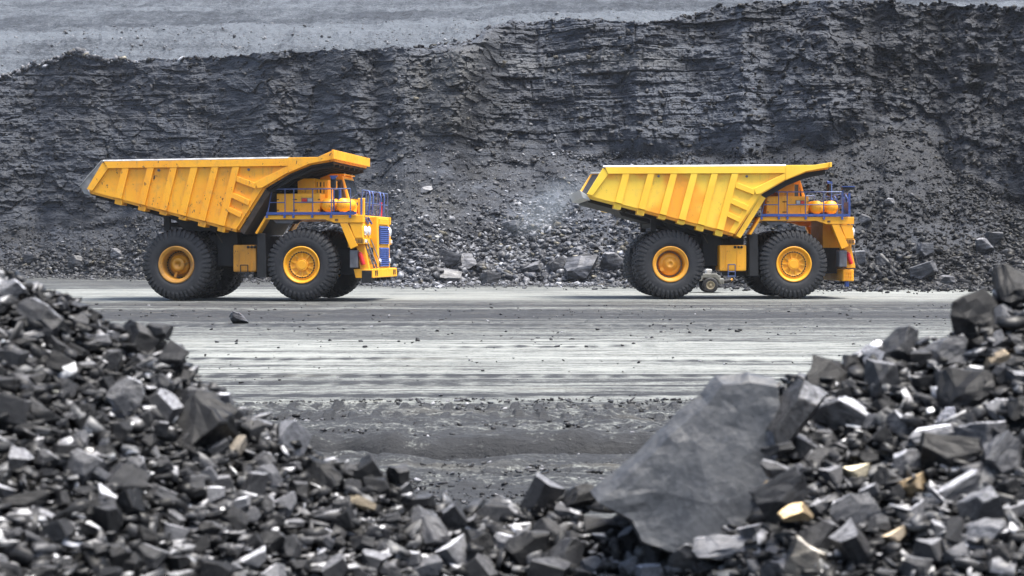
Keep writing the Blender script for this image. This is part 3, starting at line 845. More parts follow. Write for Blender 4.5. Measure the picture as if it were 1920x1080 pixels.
def build_heaps():
    rng = np.random.default_rng(8)
    # the ground of the heaps
    X = np.linspace(-5.2, 5.2, 420); Y = np.concatenate([np.linspace(2.6, 4.4, 20), np.linspace(4.45, 8.2, 130), np.linspace(8.3, 11, 40)])
    XX, YY = np.meshgrid(X, Y)
    ZZ = heap_z(XX, YY) - .05 + .03 * fbm(XX * 6, YY * 6, 3, 3)
    ZZ = np.maximum(ZZ, -.1)
    me = bpy.data.meshes.new('x'); bpy.data.meshes.remove(me)
    base = grid_mesh('coal_heap', np.stack([XX, YY, ZZ], -1), M['heapbase'], None, 'stuff')
    tag(base, 'black coal dust between the lumps of the foreground heaps', 'coal heap', kind='stuff')
    # small broken pieces: uncounted filling
    shapes = rock_arrays(18, 9)
    n = 24000
    px = rng.uniform(-260, 2180, n); yy = 7.3 - rng.random(n) ** 1.15 * 2.5
    x = (px - 960) * yy / FPX
    z = heap_z(x, yy)
    s = .014 + .055 * rng.random(n) ** 3.0
    # pieces past the crest too
    scl = s[:, None] * np.stack([rng.uniform(.9, 2.3, n), rng.uniform(.7, 1.3, n), rng.uniform(.22, .8, n)], -1)
    g = np.where(rng.random(n) < .62, np.exp(rng.normal(-4.3, .5, n)), np.exp(rng.normal(-2.9, .6, n))); warm = rng.random(n) < .002
    tint = np.stack([g, g * 1.0, g * 1.03], -1); tint[warm] = np.array([.22, .16, .09]) * rng.uniform(.7, 1.2, (warm.sum(), 1))
    p = np.stack([x, yy, z - .04 + .07 * rng.random(n)], -1)
    u = 960 + x * FPX / yy; v_ = HOR + FPX * (CAM_H - p[:, 2]) / yy
    inside = (v_ > 705) & (v_ < 985) & (u > 1130 + (930 - v_) * 1.02) & (u < 1450 - (v_ - 705) * .13)
    p = p[~inside]; scl = scl[~inside]; tint = tint[~inside]; n = len(p)
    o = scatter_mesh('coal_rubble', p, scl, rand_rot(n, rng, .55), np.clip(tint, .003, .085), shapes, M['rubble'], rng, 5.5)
    tag(o, 'small broken coal filling the gaps of the foreground heaps', 'coal rubble', kind='stuff')

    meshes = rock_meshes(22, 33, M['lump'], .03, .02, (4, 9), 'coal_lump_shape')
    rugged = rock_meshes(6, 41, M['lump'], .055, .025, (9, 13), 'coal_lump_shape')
    rs = random.Random(12)
    taken = []
    # single lumps that stand out: px, py, w, h, depth ratio, tilt(deg, in picture), tint, name, label
    dk, md, lt, wh = .007, .024, .055, .12
    tan = (.34, .25, .14)
    S = [
        (365, 800, 128, 112, .9, 8, dk, 'coal_lump', 'largest black layered lump on the left heap'),
        (80, 612, 84, 62, .8, 20, md, 'coal_lump', 'broad grey flat-faced lump near the left edge, high on the left heap'),
        (262, 640, 72, 56, .8, 30, dk, 'coal_lump', 'black lump with a pale top at the shoulder of the left heap'),
        (298, 618, 44, 28, 1, 10, md, 'coal_lump', 'lump perched behind the pale-topped one at the shoulder of the left heap'),
        (318, 668, 42, 48, .8, 60, md, 'coal_lump', 'grey slanting lump just below the shoulder of the left heap'),
        (155, 875, 62, 62, .8, 25, lt, 'coal_lump', 'pale faced block standing alone low on the left heap'),
        (232, 897, 60, 48, .8, 4, md, 'coal_lump', 'squarish grey block beside the pale faced block'),
        (40, 945, 90, 34, .7, -6, dk, 'coal_lump', 'long black beam-like lump at the left edge of the picture'),
        (440, 845, 24, 54, .6, 65, (.50, .44, .36), 'shale_chip', 'cream slanting chip beside the largest black lump'),
        (228, 752, 58, 80, .6, 48, lt, 'coal_lump', 'long grey sliver above and left of the largest black lump'),
        (372, 742, 70, 26, 1, 8, lt, 'coal_lump', 'pale flat piece lying on the largest black lump'),
        (472, 925, 58, 62, .8, 0, md, 'coal_lump', 'grey cube-like lump under the largest black lump'),
        (600, 905, 76, 62, .8, 10, dk, 'coal_lump', 'black rounded lump on the lower slope of the left heap'),
        (545, 835, 60, 62, .6, 60, wh, 'coal_lump', 'white jagged chip on the ridge of the left heap'),
        (480, 805, 46, 38, 1, 20, md, 'coal_lump', 'grey ridge lump above the white jagged chip'),
        (105, 1000, 60, 40, 1, -30, md, 'coal_lump', 'slanting grey lump above the bottom edge of the left heap'),
        (20, 780, 60, 60, .9, 10, md, 'coal_lump', 'grey blunt lump at the left edge of the picture'),
        (110, 690, 66, 40, .9, 30, dk, 'coal_lump', 'black lump under the broad flat-faced one'),
        (690, 880, 40, 46, .8, 50, dk, 'coal_lump', 'black chip at the low end of the left ridge'),
        (747, 893, 38, 36, .8, 0, dk, 'coal_lump', 'small dark square lump at the low end of the left ridge'),
        (795, 1000, 92, 60, .8, 20, lt, 'coal_lump', 'pale ribbed lump in the dip between the heaps'),
        (930, 965, 46, 70, .7, 85, md, 'coal_lump', 'upright grey slab in the dip between the heaps'),
        (1010, 945, 60, 72, .5, 55, md, 'coal_lump', 'pale topped leaning slab in the dip left of the big slab'),
        (1085, 935, 60, 40, .9, -20, dk, 'coal_lump', 'black lump at the foot of the big slab'),
        (990, 1030, 74, 64, .8, 0, dk, 'coal_lump', 'dark lump at the bottom edge below the dip'),
        (1060, 1050, 70, 60, .8, 0, md, 'coal_lump', 'grey blunt lump at the bottom edge beside the dark one'),
        (1900, 545, 76, 74, .9, 2, dk, 'coal_lump', 'large square black block crowning the right heap'),
        (1828, 600, 92, 84, .8, -35, dk, 'coal_lump', 'dark leaning block just below the crowning block'),
        (1690, 655, 66, 66, .9, 0, md, 'coal_lump', 'rounded grey block on the ridge of the right heap'),
        (1600, 682, 36, 28, .9, 0, dk, 'coal_lump', 'small dark lump perched on the ridge of the right heap'),
        (1478, 785, 62, 150, .5, 38, md, 'coal_lump', 'long grey slab leaning right of the big slab'),
        (1555, 705, 84, 52, .8, 15, dk, 'coal_lump', 'dark lump behind the long leaning slab'),
        (1578, 785, 96, 84, .7, 32, lt, 'coal_lump', 'pale pyramid lump right of the long leaning slab'),
        (1815, 735, 120, 78, .9, -14, dk, 'coal_lump', 'big black lump in the middle of the right heap'),
        (1770, 662, 76, 44, .9, -10, lt, 'coal_lump', 'pale rounded lump under the dark leaning block'),
        (1660, 715, 50, 62, .9, 10, md, 'coal_lump', 'grey blunt lump on the upper right heap'),
        (1868, 678, 34, 44, .8, 80, (.40, .32, .22), 'shale_chip', 'cream upright stone near the right edge of the right heap'),
        (1780, 860, 110, 78, .8, 10, dk, 'coal_lump', 'black hollow-looking lump under pale rocks on the right heap'),
        (1760, 815, 100, 30, .8, -10, wh, 'coal_lump', 'white slab lying on the hollow-looking black lump'),
        (1890, 870, 76, 90, .7, -35, lt, 'coal_lump', 'pale slanting lump at the right edge of the picture'),
        (1785, 925, 110, 28, .6, -28, lt, 'coal_lump', 'long pale splinter on the lower right heap'),
        (1848, 980, 66, 110, .6, -20, md, 'coal_lump', 'tall grey slab at the lower right'),
        (1845, 1005, 90, 46, .7, -22, wh, 'coal_lump', 'white wedge leaning on the tall grey slab'),
        (1712, 912, 52, 38, .9, -25, tan, 'shale_chip', 'round tan stone on the right heap'),
        (1607, 886, 48, 26, .7, -14, (.42, .37, .26), 'shale_chip', 'pale yellow triangular chip on the right heap'),
        (1493, 964, 54, 26, .8, -4, tan, 'shale_chip', 'flat tan stone with a dark middle low on the right heap'),
        (1438, 914, 18, 18, .9, -40, tan, 'shale_chip', 'tiny tan chip at the right side of the big slab'),
        (1680, 1008, 46, 22, .8, -32, (.36, .29, .20), 'shale_chip', 'dull brown chip near the bottom of the right heap'),
        (1470, 935, 104, 74, .6, -25, md, 'coal_lump', 'broad grey slab lying right of the big slab'),
        (1615, 965, 78, 62, .8, -30, lt, 'coal_lump', 'pale ribbed lump right of the flat tan stone'),
        (1540, 1020, 70, 70, .8, 20, md, 'coal_lump', 'grey rounded lump below the flat tan stone'),
        (1620, 1040, 60, 86, .6, -50, md, 'coal_lump', 'grey leaning slab at the bottom edge of the right heap'),
        (1515, 1060, 70, 60, .9, 50, (.22, .205, .18), 'coal_lump', 'brownish pointed lump at the bottom edge'),
        (1370, 1030, 150, 40, .7, -6, wh, 'coal_lump', 'white flat slab below the big slab'),
        (1300, 1045, 84, 50, .8, 10, lt, 'coal_lump', 'pale lump at the bottom edge below the big slab'),
        (1300, 1010, 90, 26, .8, 8, wh, 'coal_lump', 'pale curved flake right under the big slab'),
        (1530, 870, 44, 60, .6, 40, md, 'coal_lump', 'grey upright lump between the big slab and the yellow chip'),
        (1700, 870, 54, 40, .8, -35, lt, 'coal_lump', 'pale ribbed lump above the round tan stone'),
        (1780, 785, 36, 32, .9, 0, (.30, .31, .36), 'coal_lump', 'bluish white pebble in the middle of the right heap'),
        (1835, 820, 66, 60, .9, 0, lt, 'coal_lump', 'pale blunt lump near the right edge'),
        (672, 942, 44, 18, .7, 20, (.36, .30, .21), 'shale_chip', 'small cream chip on the lower left heap'),
    ]

    def put(px, py, w, h, dr, tilt, t, name, rr):
        Y = heap_hit(px, py)
        Y = Y - (.02 if not (1380 < px < 1500 and 760 < py < 1000) else .30)
        q = at(px, py, Y)
        o = bpy.data.objects.new(name, rugged[rr.randrange(6)] if w > 75 else meshes[rr.randrange(len(meshes))]); col.objects.link(o)
        o.location = q
        sx = w * Y / FPX * 1.12; sz = h * Y / FPX * 1.12
        o.scale = (sx, (sx + sz) * .5 * dr + .02, sz)
        o.rotation_euler = (rr.uniform(-.35, .1), R(tilt), rr.uniform(-.5, .5))
        c = (t, t * 1.01, t * 1.07) if not isinstance(t, tuple) else t
        if isinstance(t, tuple): c = tuple(x * .36 for x in t)
        o.color = (*c, 1)
        return o

    for px, py, w, h, dr, tilt, t, name, lab in S:
        o = put(px, py, w, h, dr, tilt if abs(tilt) < 45 else tilt - 90 * (1 if tilt > 0 else -1) if False else tilt * .6, t, name, rs)
        tag(o, lab, 'coal lump' if name == 'coal_lump' else 'stone chip')
        taken.append((px, py, (w + h) * .25))
    # the rest of the countable lumps
    words = {'dark': 'black', 'mid': 'grey', 'pale': 'pale grey'}
    tries = 0; made = 0
    while made < 225 and tries < 6000:
        tries += 1
        px = rs.uniform(-10, 1930); py = rs.uniform(510, 1085)
        sil = float(np.interp(px, [p[0] for p in SIL], [p[1] for p in SIL]))
        if py < sil - 2: continue
        near = (py - 500) / 580
        w = rs.uniform(26, 39) * (1 + .55 * rs.random() ** 2) * (.85 + .35 * near)
        r = w * .5
        if 1150 < px < 1440 and 1000 - (px - 1120) * .9 < py < 1000: continue
        if any((px - a) ** 2 + ((py - b) * 1.2) ** 2 < ((r + c) * .8) ** 2 for a, b, c in taken): continue
        taken.append((px, py, r))
        k = rs.choices(['dark', 'mid', 'pale'], [.42, .40, .18])[0]
        t = {'dark': rs.uniform(.005, .011), 'mid': rs.uniform(.016, .034), 'pale': rs.uniform(.04, .10)}[k]
        flat = rs.random() < .5
        h = w * (rs.uniform(.38, .58) if flat else rs.uniform(.7, 1.05))
        o = put(px, py, w, h, rs.uniform(.6, 1), rs.uniform(-40, 40), t, 'coal_lump', rs)
        side = 'left heap' if px < 780 else 'right heap' if px > 1150 else 'dip between the heaps'
        lay = 'ridge' if py < sil + 60 else 'bottom edge' if py > 1000 else 'slope'
        shp = 'flat' if flat else 'chunky'
        where = side if side.startswith('dip') else lay + ' of the ' + side
        tag(o, f'one of the {shp} {words[k]} coal lumps in the {where}' if side.startswith('dip') else f'one of the {shp} {words[k]} coal lumps along the {where}',
            'coal lump', f'{shp} {words[k]} coal lumps, {where}')
        made += 1

    # the big leaning slab: traced outline with real thickness
    Y0 = heap_hit(1290, 960) - .34
    out = [(1118, 926), (1160, 888), (1215, 840), (1270, 784), (1318, 742), (1352, 708), (1400, 704), (1452, 712), (1468, 770), (1450, 850), (1425, 930), (1400, 1010), (1330, 1030), (1250, 1020),
           (1196, 1000), (1180, 962)]
    bm = bmesh.new(); rj = random.Random(3)
    lean = lambda py: (1010 - py) / 300 * .16
    front = [bm.verts.new(Vector(at(px, py, Y0 + lean(py))) + Vector((rj.uniform(-.008, .008), rj.uniform(-.004, .004), rj.uniform(-.008, .008)))) for px, py in out]
    inner = [bm.verts.new(Vector(at(px, py, Y0 + lean(py) - dy))) for px, py, dy in ((1225, 905, .006), (1300, 820, .012), (1380, 760, .004), (1330, 930, .014), (1420, 860, .002), (1250, 975, .0))]
    # a broad chamfer along the upper left edge, then the far side
    cham = [bm.verts.new(f.co + Vector((-.004 if k > 5 else -.026, .07, .034 if k < 9 else -.02))) for k, f in enumerate(front)]
    back = [bm.verts.new(f.co + Vector((.10 if k < 6 else .02, .55, -.05))) for k, f in enumerate(front)]
    n = len(out)
    es = [bm.edges.new((front[i], front[(i + 1) % n])) for i in range(n)]
    # star the front face round its inner points
    for i in range(n):
        a, b = front[i], front[(i + 1) % n]; mid = (a.co + b.co) / 2
        c = min(inner, key=lambda v: (v.co.xz - mid.xz).length); bm.faces.new((a, b, c))
    for i in range(n):
        p_, a, b = front[i - 1], front[i], front[(i + 1) % n]
        c0 = min(inner, key=lambda v: (v.co.xz - ((p_.co + a.co) / 2).xz).length); c1 = min(inner, key=lambda v: (v.co.xz - ((a.co + b.co) / 2).xz).length)
        if c0 is not c1: bm.faces.new((a, c0, c1)) if not bm.faces.get((a, c0, c1)) else None
    be = [e for e in bm.edges if len(e.link_faces) == 1 and e not in es]
    if be: bmesh.ops.holes_fill(bm, edges=be, sides=12)
    for i in range(n):
        k = (i + 1) % n
        bm.faces.new((front[i], front[k], cham[k], cham[i])); bm.faces.new((cham[i], cham[k], back[k], back[i]))
    bm.faces.new(back)
    bmesh.ops.triangulate(bm, faces=bm.faces)
    bmesh.ops.recalc_face_normals(bm, faces=bm.faces)
    bmesh.ops.subdivide_edges(bm, edges=[e for e in bm.edges if e.calc_length() > .05], cuts=2, use_grid_fill=True)
    bmesh.ops.triangulate(bm, faces=bm.faces); bm.normal_update()
    cen = Vector(at(1300, 880, Y0 + .2))
    for v in bm.verts:
        a = np.array([v.co.x * 16]); b = np.array([v.co.z * 16 + v.co.y * 9])
        v.co += v.normal * (float(fbm(a, b, 3, 3)[0]) * .010 + float(fbm(a * .3, b * .3, 7, 2)[0]) * .010)
        v.co -= cen
    me = bpy.data.meshes.new('coal_slab'); bm.to_mesh(me); bm.free(); me.materials.append(M['slab'])
    o = bpy.data.objects.new('coal_slab', me); col.objects.link(o); o.location = cen + Vector((.015, 0, -.035)); o.color = (.045, .047, .053, 1)
    tag(o, 'huge grey slab of rock leaning on the right heap', 'rock slab')


M['heapbase'] = mat_simple('coal_dust', c4(.004, .004, .0044), .9, 0, .4, 20)
def mat_slab():
    k = NT('grey_slab_rock'); v = k.coord()
    a = k.noise(v, 9, 5, .6); b = k.noise(v, 40, 4, .6)
    c = k.mix(k.ramp(a, .3, .7), c4(.017, .018, .0203), c4(.043, .045, .048))
    c = k.mix(k.math('MULTIPLY', k.ramp(b, .4, .75), .5), c, c4(.075, .078, .083))
    n = k.bump(a, .45, .02); n = k.bump(b, .4, .006, n)
    return k.done(c, k.rng(a, .3, .7, .4, .6), n, 0, .5)


M['slab'] = mat_slab()
build_heaps()


# ------------------------------------------------------------------ haul trucks
SC = .0223
YN = -2.75           # outer face of the near tyres


def q(px, py): return ((px - 446.5) * SC, (565 - py) * SC)


def qx(px): return (px - 446.5) * SC


def qz(py): return (565 - py) * SC


def tyre_mesh():
    m = MB(); W = .47; Ro = 1.46
    prof = [(.74, -.36), (.80, -.43), (.95, -W), (1.12, -W), (1.24, -W + .03), (1.36, -W + .075), (1.43, -W + .15), (Ro, -W + .26), (Ro + .01, 0)]
    prof = prof + [(r, -y) for r, y in prof[-2::-1]]
    m.lathe(prof, 96, caps=False)
    # lugs, left and right half
    N = 42
    lug = [(Ro - .02, .02, .10), (Ro - .02, W - .25, .10), (1.42, W - .15, .10), (1.33, W - .075, .085), (1.22, W - .03, .05), (1.13, W - .012, .012)]
    for side in (-1, 1):
        for k in range(N):
            a0 = 2 * math.pi * (k + (.5 if side > 0 else 0)) / N
            vs = []
            for i, (r, y, h) in enumerate(lug):
                t = i / (len(lug) - 1)
                wid = 2 * math.pi / N * (.36 if i < 4 else .33)
                skew = .05 * (1 - t)
                # outward direction of the profile
                ny = [0, .15, .5, .75, .95, 1][i]; nr = math.sqrt(max(0, 1 - ny * ny))
                for ang in (a0 + skew - wid, a0 + skew + wid):
                    for hh in (-.03, h):
                        rr = r + nr * hh * .75; yy = (y + ny * hh * .75) * side
                        sh = wid * .22 * (1 if ang < a0 + skew else -1) if hh > 0 else 0
                        vs.append((rr * math.cos(ang + sh), yy, rr * math.sin(ang + sh)))
            fs = []
            for i in range(len(lug) - 1):
                b = i * 4; c = b + 4
                fs += [(b + 1, b + 3, c + 3, c + 1), (b, b + 1, c + 1, c), (b + 2, c + 2, c + 3, b + 3)]
            fs += [(0, 2, 3, 1), (len(vs) - 4, len(vs) - 3, len(vs) - 1, len(vs) - 2)]
            m.add(vs, fs)
    return m


def front_rim():
    m = MB()
    m.lathe([(.78, -.44), (.76, -.46), (.72, -.455), (.70, -.40), (.66, -.36), (.64, -.30), (.60, -.30), (.58, -.33), (.48, -.32), (.46, -.26), (.26, -.27), (.0, -.27)], 48, caps=False)
    for k in range(10):
        a = 2 * math.pi * k / 10
        m.bar((.22 * math.cos(a), -.29, .22 * math.sin(a)), (.50 * math.cos(a), -.31, .50 * math.sin(a)), .035, .07)
    return m


def front_hub():
    m = MB()
    m.lathe([(.25, -.25), (.25, -.36), (.235, -.375), (.20, -.365), (.19, -.385), (.17, -.39), (.0, -.39)], 40, smooth_=False, caps=False)
    return m


def wheel_nuts(r, y, n):
    m = MB(); m.lathe([(r - .012, -.002), (r - .012, -.008), (r + .012, -.008), (r + .012, -.002)], 40, (0, y, 0), caps=False)
    for k in range(n):
        a = 2 * math.pi * (k + .3) / n
        m.lathe([(.032, 0), (.032, -.05), (0, -.05)], 6, (r * math.cos(a), y, r * math.sin(a)), smooth_=False)
    return m


def rear_rim():
    m = MB()
    m.lathe([(.79, -.43), (.77, -.46), (.73, -.46), (.70, -.43), (.64, -.42), (.62, -.40), (.60, -.20), (.59, .1), (.40, .14), (.0, .14)], 48, caps=False)
    return m


def rear_hub(big):
    m = MB()
    if big:
        m.lathe([(.50, .12), (.49, -.12), (.47, -.16), (.36, -.18), (.30, -.20), (.29, -.24), (.20, -.25), (.19, -.28), (.10, -.29), (.09, -.26), (.0, -.26)], 40)
        m.box(-.42, -.27, -.27, -.12, -.30, -.16)
    else:
        m.lathe([(.44, .12), (.42, -.02), (.38, -.06), (.30, -.08), (.29, -.20), (.27, -.23), (.11, -.24), (.10, -.19), (.0, -.19)], 40)
        m.bar((.12, -.1, -.28), (.20, -.1, -.52), .13, .10)
    return m


def half_turn(o):
    o.rotation_euler = (0, 0, math.pi)


def make_truck(which):
    L = which == 'left'
    P = M['left_paint'] if L else M['right_paint']
    RIB = M['left_paint'] if L else M['right_rib']
    FR = M['left_front'] if L else M['right_front']
    RIM = M['rim_left'] if L else M['rim_right']
    root = empty('haul_truck', (0, 0, 0))
    tag(root, 'left haul truck with scuffed orange body, front grille showing' if L else 'right haul truck with cleaner bright yellow body, tail end towards the middle',
        'dump truck', 'yellow mining haul trucks')

    # ---- wheels
    tm = tyre_mesh()
    xf, xr = qx(568), qx(325)
    for (x, y, kind) in ((xf, YN + .48, 'f'), (xf, -YN - .48, 'f'), (xr, YN + .48, 'r'), (xr, -YN - .48, 'r'), (xr, YN + 1.56, 'i'), (xr, -YN - 1.56, 'i')):
        w = tm.build('wheel', M['tyre'], root); w.location = (x, y, 1.53); w.rotation_euler = (0, random.uniform(0, 1), 0)
        if y > 0: w.rotation_euler = (0, w.rotation_euler[1], math.pi)
        if kind == 'f':
            front_rim().build('rim', FR, w); front_hub().build('hub', FR, w)
            wheel_nuts(.53, -.325, 30).build('wheel_nuts', M['black'], w)
        else:
            rear_rim().build('rim', RIM, w)
            rear_hub(not L).build('hub', RIM if not L else M['tank_dirty'], w)
            if kind == 'r': wheel_nuts(.545, .09, 30).build('wheel_nuts', M['steel'] if not L else M['black'], w)

    # ---- frame and running gear
    m = MB()
    for s in (-1, 1):
        m.box(qx(262), qx(690), s * 1.0 - .22, s * 1.0 + .22, 1.35, 2.25)
    m.box(qx(330), qx(480), -1.3, 1.3, 2.2, 2.75)
    m.box(qx(600), qx(690), -1.3, 1.3, 1.1, 2.2)
    m.lathe([(.62, -1.7), (.62, 1.7)], 24, (xr, 0, 1.53)); m.lathe([(.30, -2.2), (.30, 2.2)], 20, (xf, 0, 1.5))
    m.box(qx(455), qx(500), -1.2, 1.2, 1.0, 2.2)
    m.build('chassis', M['black'], root, .02)
    m = MB()                                                     # rear tower with the body pivot
    for s in (-1, 1):
        m.prism([q(290, 432), q(301, 432), q(301, 392), q(290, 392)], s * 1.9 - .12, s * 1.9 + .12)
        m.prism([q(301, 398), q(330, 432), q(420, 432), q(420, 425), q(312, 396)], s * 1.9 - .10, s * 1.9 + .10)
    m.box(qx(292), qx(300), -1.8, 1.8, qz(424), qz(416))
    m.build('rear_post', M['black'], root)
    for s in (-1, 1):
        m = MB(); m.tube([(qx(405), s * 1.55, 1.7), (qx(425), s * 1.55, 3.0)], .17, 14); m.tube([(qx(423), s * 1.55, 2.9), (qx(432), s * 1.55, 3.4)], .11, 12)
        m.build('hoist_cylinder', M['black'], root)
    m = MB(); m.tube([(qx(388), -1.9, qz(429)), (qx(404), -1.9, qz(455))], .025); m.tube([(qx(400), -1.9, qz(441)), (qx(412), -1.9, qz(430))], .025)
    m.build('stay_rod', M['brown'], root)
    m = MB()                                                     # black plate and tank behind the front wheel
    m.prism([q(481, 437), q(497, 437), q(499, 520), q(481, 520)], YN + .15, YN + .9)
    m.build('mud_guard', M['black'], root, .02)
    for s in (-1, 1):
        m = MB(); m.box(qx(394), qx(434), s * 1.55 - .35, s * 1.55 + .35, qz(500), qz(432)); m.build('hydraulic_tank', M['black'], root, .04)

    # ---- fuel tank between the wheels
    tx0, tx1 = (433, 478) if L else (423, 476)
    m = MB(); m.box(qx(tx0), qx(tx1), YN + .25, YN + 1.4, qz(510), qz(459))
    t = m.build('fuel_tank', M['tank_dirty'] if L else M['right_front'], root, .06)
    m = MB()
    for xx in (tx0 + 12, tx0 + 34): m.box(qx(xx), qx(xx + 1.6), YN + .225, YN + .3, qz(509), qz(460))
    m.build('tank_strap', M['tank_dirty'] if L else M['right_front'], t)
    m = MB()
    for xx in (tx0 + 16, tx0 + 30): m.tube([(qx(xx), YN + .16, qz(522)), (qx(xx), YN + .16, qz(497))], .022)
    for yy in (520, 511, 497): m.tube([(qx(tx0 + 16), YN + .16, qz(yy)), (qx(tx0 + 30), YN + .16, qz(yy))], .022)
    m.build('step', M['bluemetal'] if not L else M['black'], t)
    m = MB()
    for xx in (tx0 + 30, tx0 + 37, tx0 + 43):
        m = MB(); m.lathe([(.06, 0), (.06, -.05), (0, -.05)], 14, (qx(xx), YN + .25, qz(463))); m.build('tank_cap', M['black'], t)

    # ---- dump body
    yb = 3.02; lt = 284 if L else 292
    flo = [(168, 356), (447, 430)]
    side = [(168, 357), (447, 430), (497, 352), (545, 324), (585, 308), (628, 301), (628, 298), (545, 299), (197, 303)]
    m = MB()
    for s in (-1, 1):
        m.prism([q(*p) for p in side], s * yb, s * (yb - .09))
    m.band([q(447, 430), q(168, 356)], -.12, -yb + .09, yb - .09)
    m.band([q(497, 352), q(447, 430)], -.10, -yb + .09, yb - .09)
    m.band([q(629, 301), q(585, 308), q(545, 324), q(497, 352)], -.07, -yb + .09, yb - .09)
    body = m.build('dump_body', P, root)
    # liner seen from behind
    m = MB(); m.band([q(445, 424), q(172, 352)], .03, -yb + .10, yb - .10)
    for s in (-1, 1): m.prism([q(*p) for p in [(170, 354), (445, 423), (492, 350), (545, 321), (545, 304), (199, 304)]], s * (yb - .092), s * (yb - .12))
    m.build('body_liner', M['inner'], body)
    # top rails, worn bright on top
    for s in (-1, 1):
        m = MB(); m.prism([q(199, 302), q(545, 299), q(545, 313), q(205, 315)], s * (yb + .13), s * (yb + .003))
        m.build('side_rail', RIB, body, .012)
        m = MB()
        a, b = q(196, 302), q(546, 299)
        o1, o2, i1 = s * (yb + .13), s * (yb + .02), s * (yb - .16)
        for (x, z) in (a, b): m.v += [(x, o1, z), (x, o1, z + .015), (x, o2, z + .075), (x, i1, z + .075), (x, i1, z)]
        m.f += [(0, 1, 6, 5), (1, 2, 7, 6), (2, 3, 8, 7), (3, 4, 9, 8), (0, 5, 9, 4), (0, 4, 3, 2, 1), (5, 6, 7, 8, 9)]; m.sm += [False] * 7
        m.build('rail_cap', M['steel'] if L else M['white'], body)
    # ribs square to the floor, wrapping under it
    sl = math.tan(R(14.7))
    for s in (-1, 1):
        for i, tx in enumerate((240, 287.5, 331, 370, 409, 448)):
            def floor_y(x): return 356 + (x - 168) * (74 / 279)
            y0 = 314; x0 = tx
            bx = x0 - (floor_y(x0) - y0) * sl * .93; by = floor_y(bx)
            m = MB(); m.prism([q(x0 - 6.5, y0), q(x0 + 6.5, y0), q(bx + 6.5, by + 1.8), q(bx - 6.5, by - 1.6)], s * (yb + .12), s * (yb + .002))
            m.build('side_rib', RIB, body, .012)
            drop = 9.5 if i != 2 and i != 3 else 6.5
            m = MB(); m.prism([q(bx - 7, by - .6), q(bx + 7, by + 3), q(bx + 5, by + 3 + drop), q(bx + 3.6, by + 4 + drop), q(bx - 8, by + 1 + drop), q(bx - 9, by + drop)], s * (yb - .02), s * (yb - .75))
            m.build('floor_bracket', RIB, body, .012)
        # slanting bars of the front panel
        for (x0, y0, x1, y1, t_) in ((450, 336, 487, 350, 10), (440, 366, 474, 381, 10), (431, 391, 459, 404, 9)):
            m = MB(); m.prism([q(x0, y0 - t_ / 2), q(x1, y1 - t_ / 2), q(x1 - 3, y1 + t_ / 2), q(x0 - 2, y0 + t_ / 2)], s * (yb + .11), s * (yb + .002))
            m.build('side_bar', RIB, body, .012)
        m = MB(); m.prism([q(484, 343), q(545, 312), q(545, 325), q(497, 353), q(488, 354)], s * (yb + .12), s * (yb + .002))
        m.build('canopy_beam', RIB, body, .012)
        m = MB(); m.prism([q(545, 297.5), q(600, 297), q(630, lt), q(630, 301), q(585, 309), q(545, 326)], s * (yb + .14), s * (yb + .003))
        m.build('canopy_side', RIB, body, .01)
        m = MB(); m.prism([q(447, 431), q(497, 353), q(494, 349), q(485, 350), q(443, 417), q(437, 428)], s * (yb + .05), s * (yb + .002))
        m.build('front_edge', RIB, body, .01)
        m = MB(); m.prism([q(196, 303), q(207, 314), q(176, 357), q(165, 354)], s * (yb + .10), s * (yb + .002))
        m.build('tail_band', RIB, body, .012)
        if L:
            m = MB(); m.prism([q(193, 300), q(198, 302), q(166, 355), q(155, 352), q(151, 347)], s * (yb + .05), s * (yb - .02))
            te = m.build('tail_edge', M['edge'], body)
            m = MB(); m.tube([(qx(151), s * (yb + .05), qz(347.5)), (qx(193.5), s * (yb + .05), qz(300))], .022); m.build('edge_wire', M['steel'], te)
        for ex in (302, 471):
            m = MB(); m.tube([(qx(ex), s * (yb + .002), qz(319)), (qx(ex), s * (yb + .06), qz(319))], .055, 12); m.build('lifting_eye', M['grey'], body)
    # tail lip plate
    m = MB(); m.prism([q(151, 346), q(166, 356), q(172, 366), q(158, 362)], -yb, yb)
    m.build('tail_lip', M['steel'] if L else M['white'], body, .01)
    # front lip of the canopy
    m = MB(); m.prism([q(628, lt), q(632, lt), q(632, 301), q(628, 301)], -yb - .3, yb + .3)
    cl = m.build('canopy_lip', RIB, body, .012)
    m = MB()
    for k in range(11):
        y = -2.6 + k * .52; m.prism([q(618, 302), q(627.8, 299), q(627.8, lt + 4)], y - .03, y + .03)
    m.build('lip_gusset', RIB, cl)
    # stiffeners under canopy and floor
    m = MB()
    for k in range(7):
        y = -2.7 + k * .9; m.band([q(624, 303.5), q(585, 311), q(546, 327), q(500, 355), q(452, 430)], -.24, y - .05, y + .05)
    m.build('canopy_stiffener', M['black'], body)
    m = MB(); m.prism([q(170, 359), q(440, 431), q(440, 441), q(170, 369)], -2.4, 2.4)
    m.prism([q(230, 380), q(440, 432), q(430, 446), q(240, 394)], -1.3, 1.3)
    m.build('floor_beam', M['black'], body)
    m = MB()
    for px, py in ((234, 389), (248, 391), (284, 399)): m.tube([(qx(px), -2.2, qz(py - 9)), (qx(px + 5), -2.25, qz(py)), (qx(px + 12), -2.2, qz(py - 5))], .05, 8)
    m.lathe([(.10, 0), (.10, -.05), (0, -.05)], 12, (qx(238), -2.42, qz(382)))
    m.build('rock_ejector', M['black'], body)
    # front edge beam seen darker at the headboard
    m = MB(); m.band([q(500, 356), q(452, 434)], -.22, -yb + .1, yb - .1)
    m.build('headboard', M['brown'] if L else RIB, body)
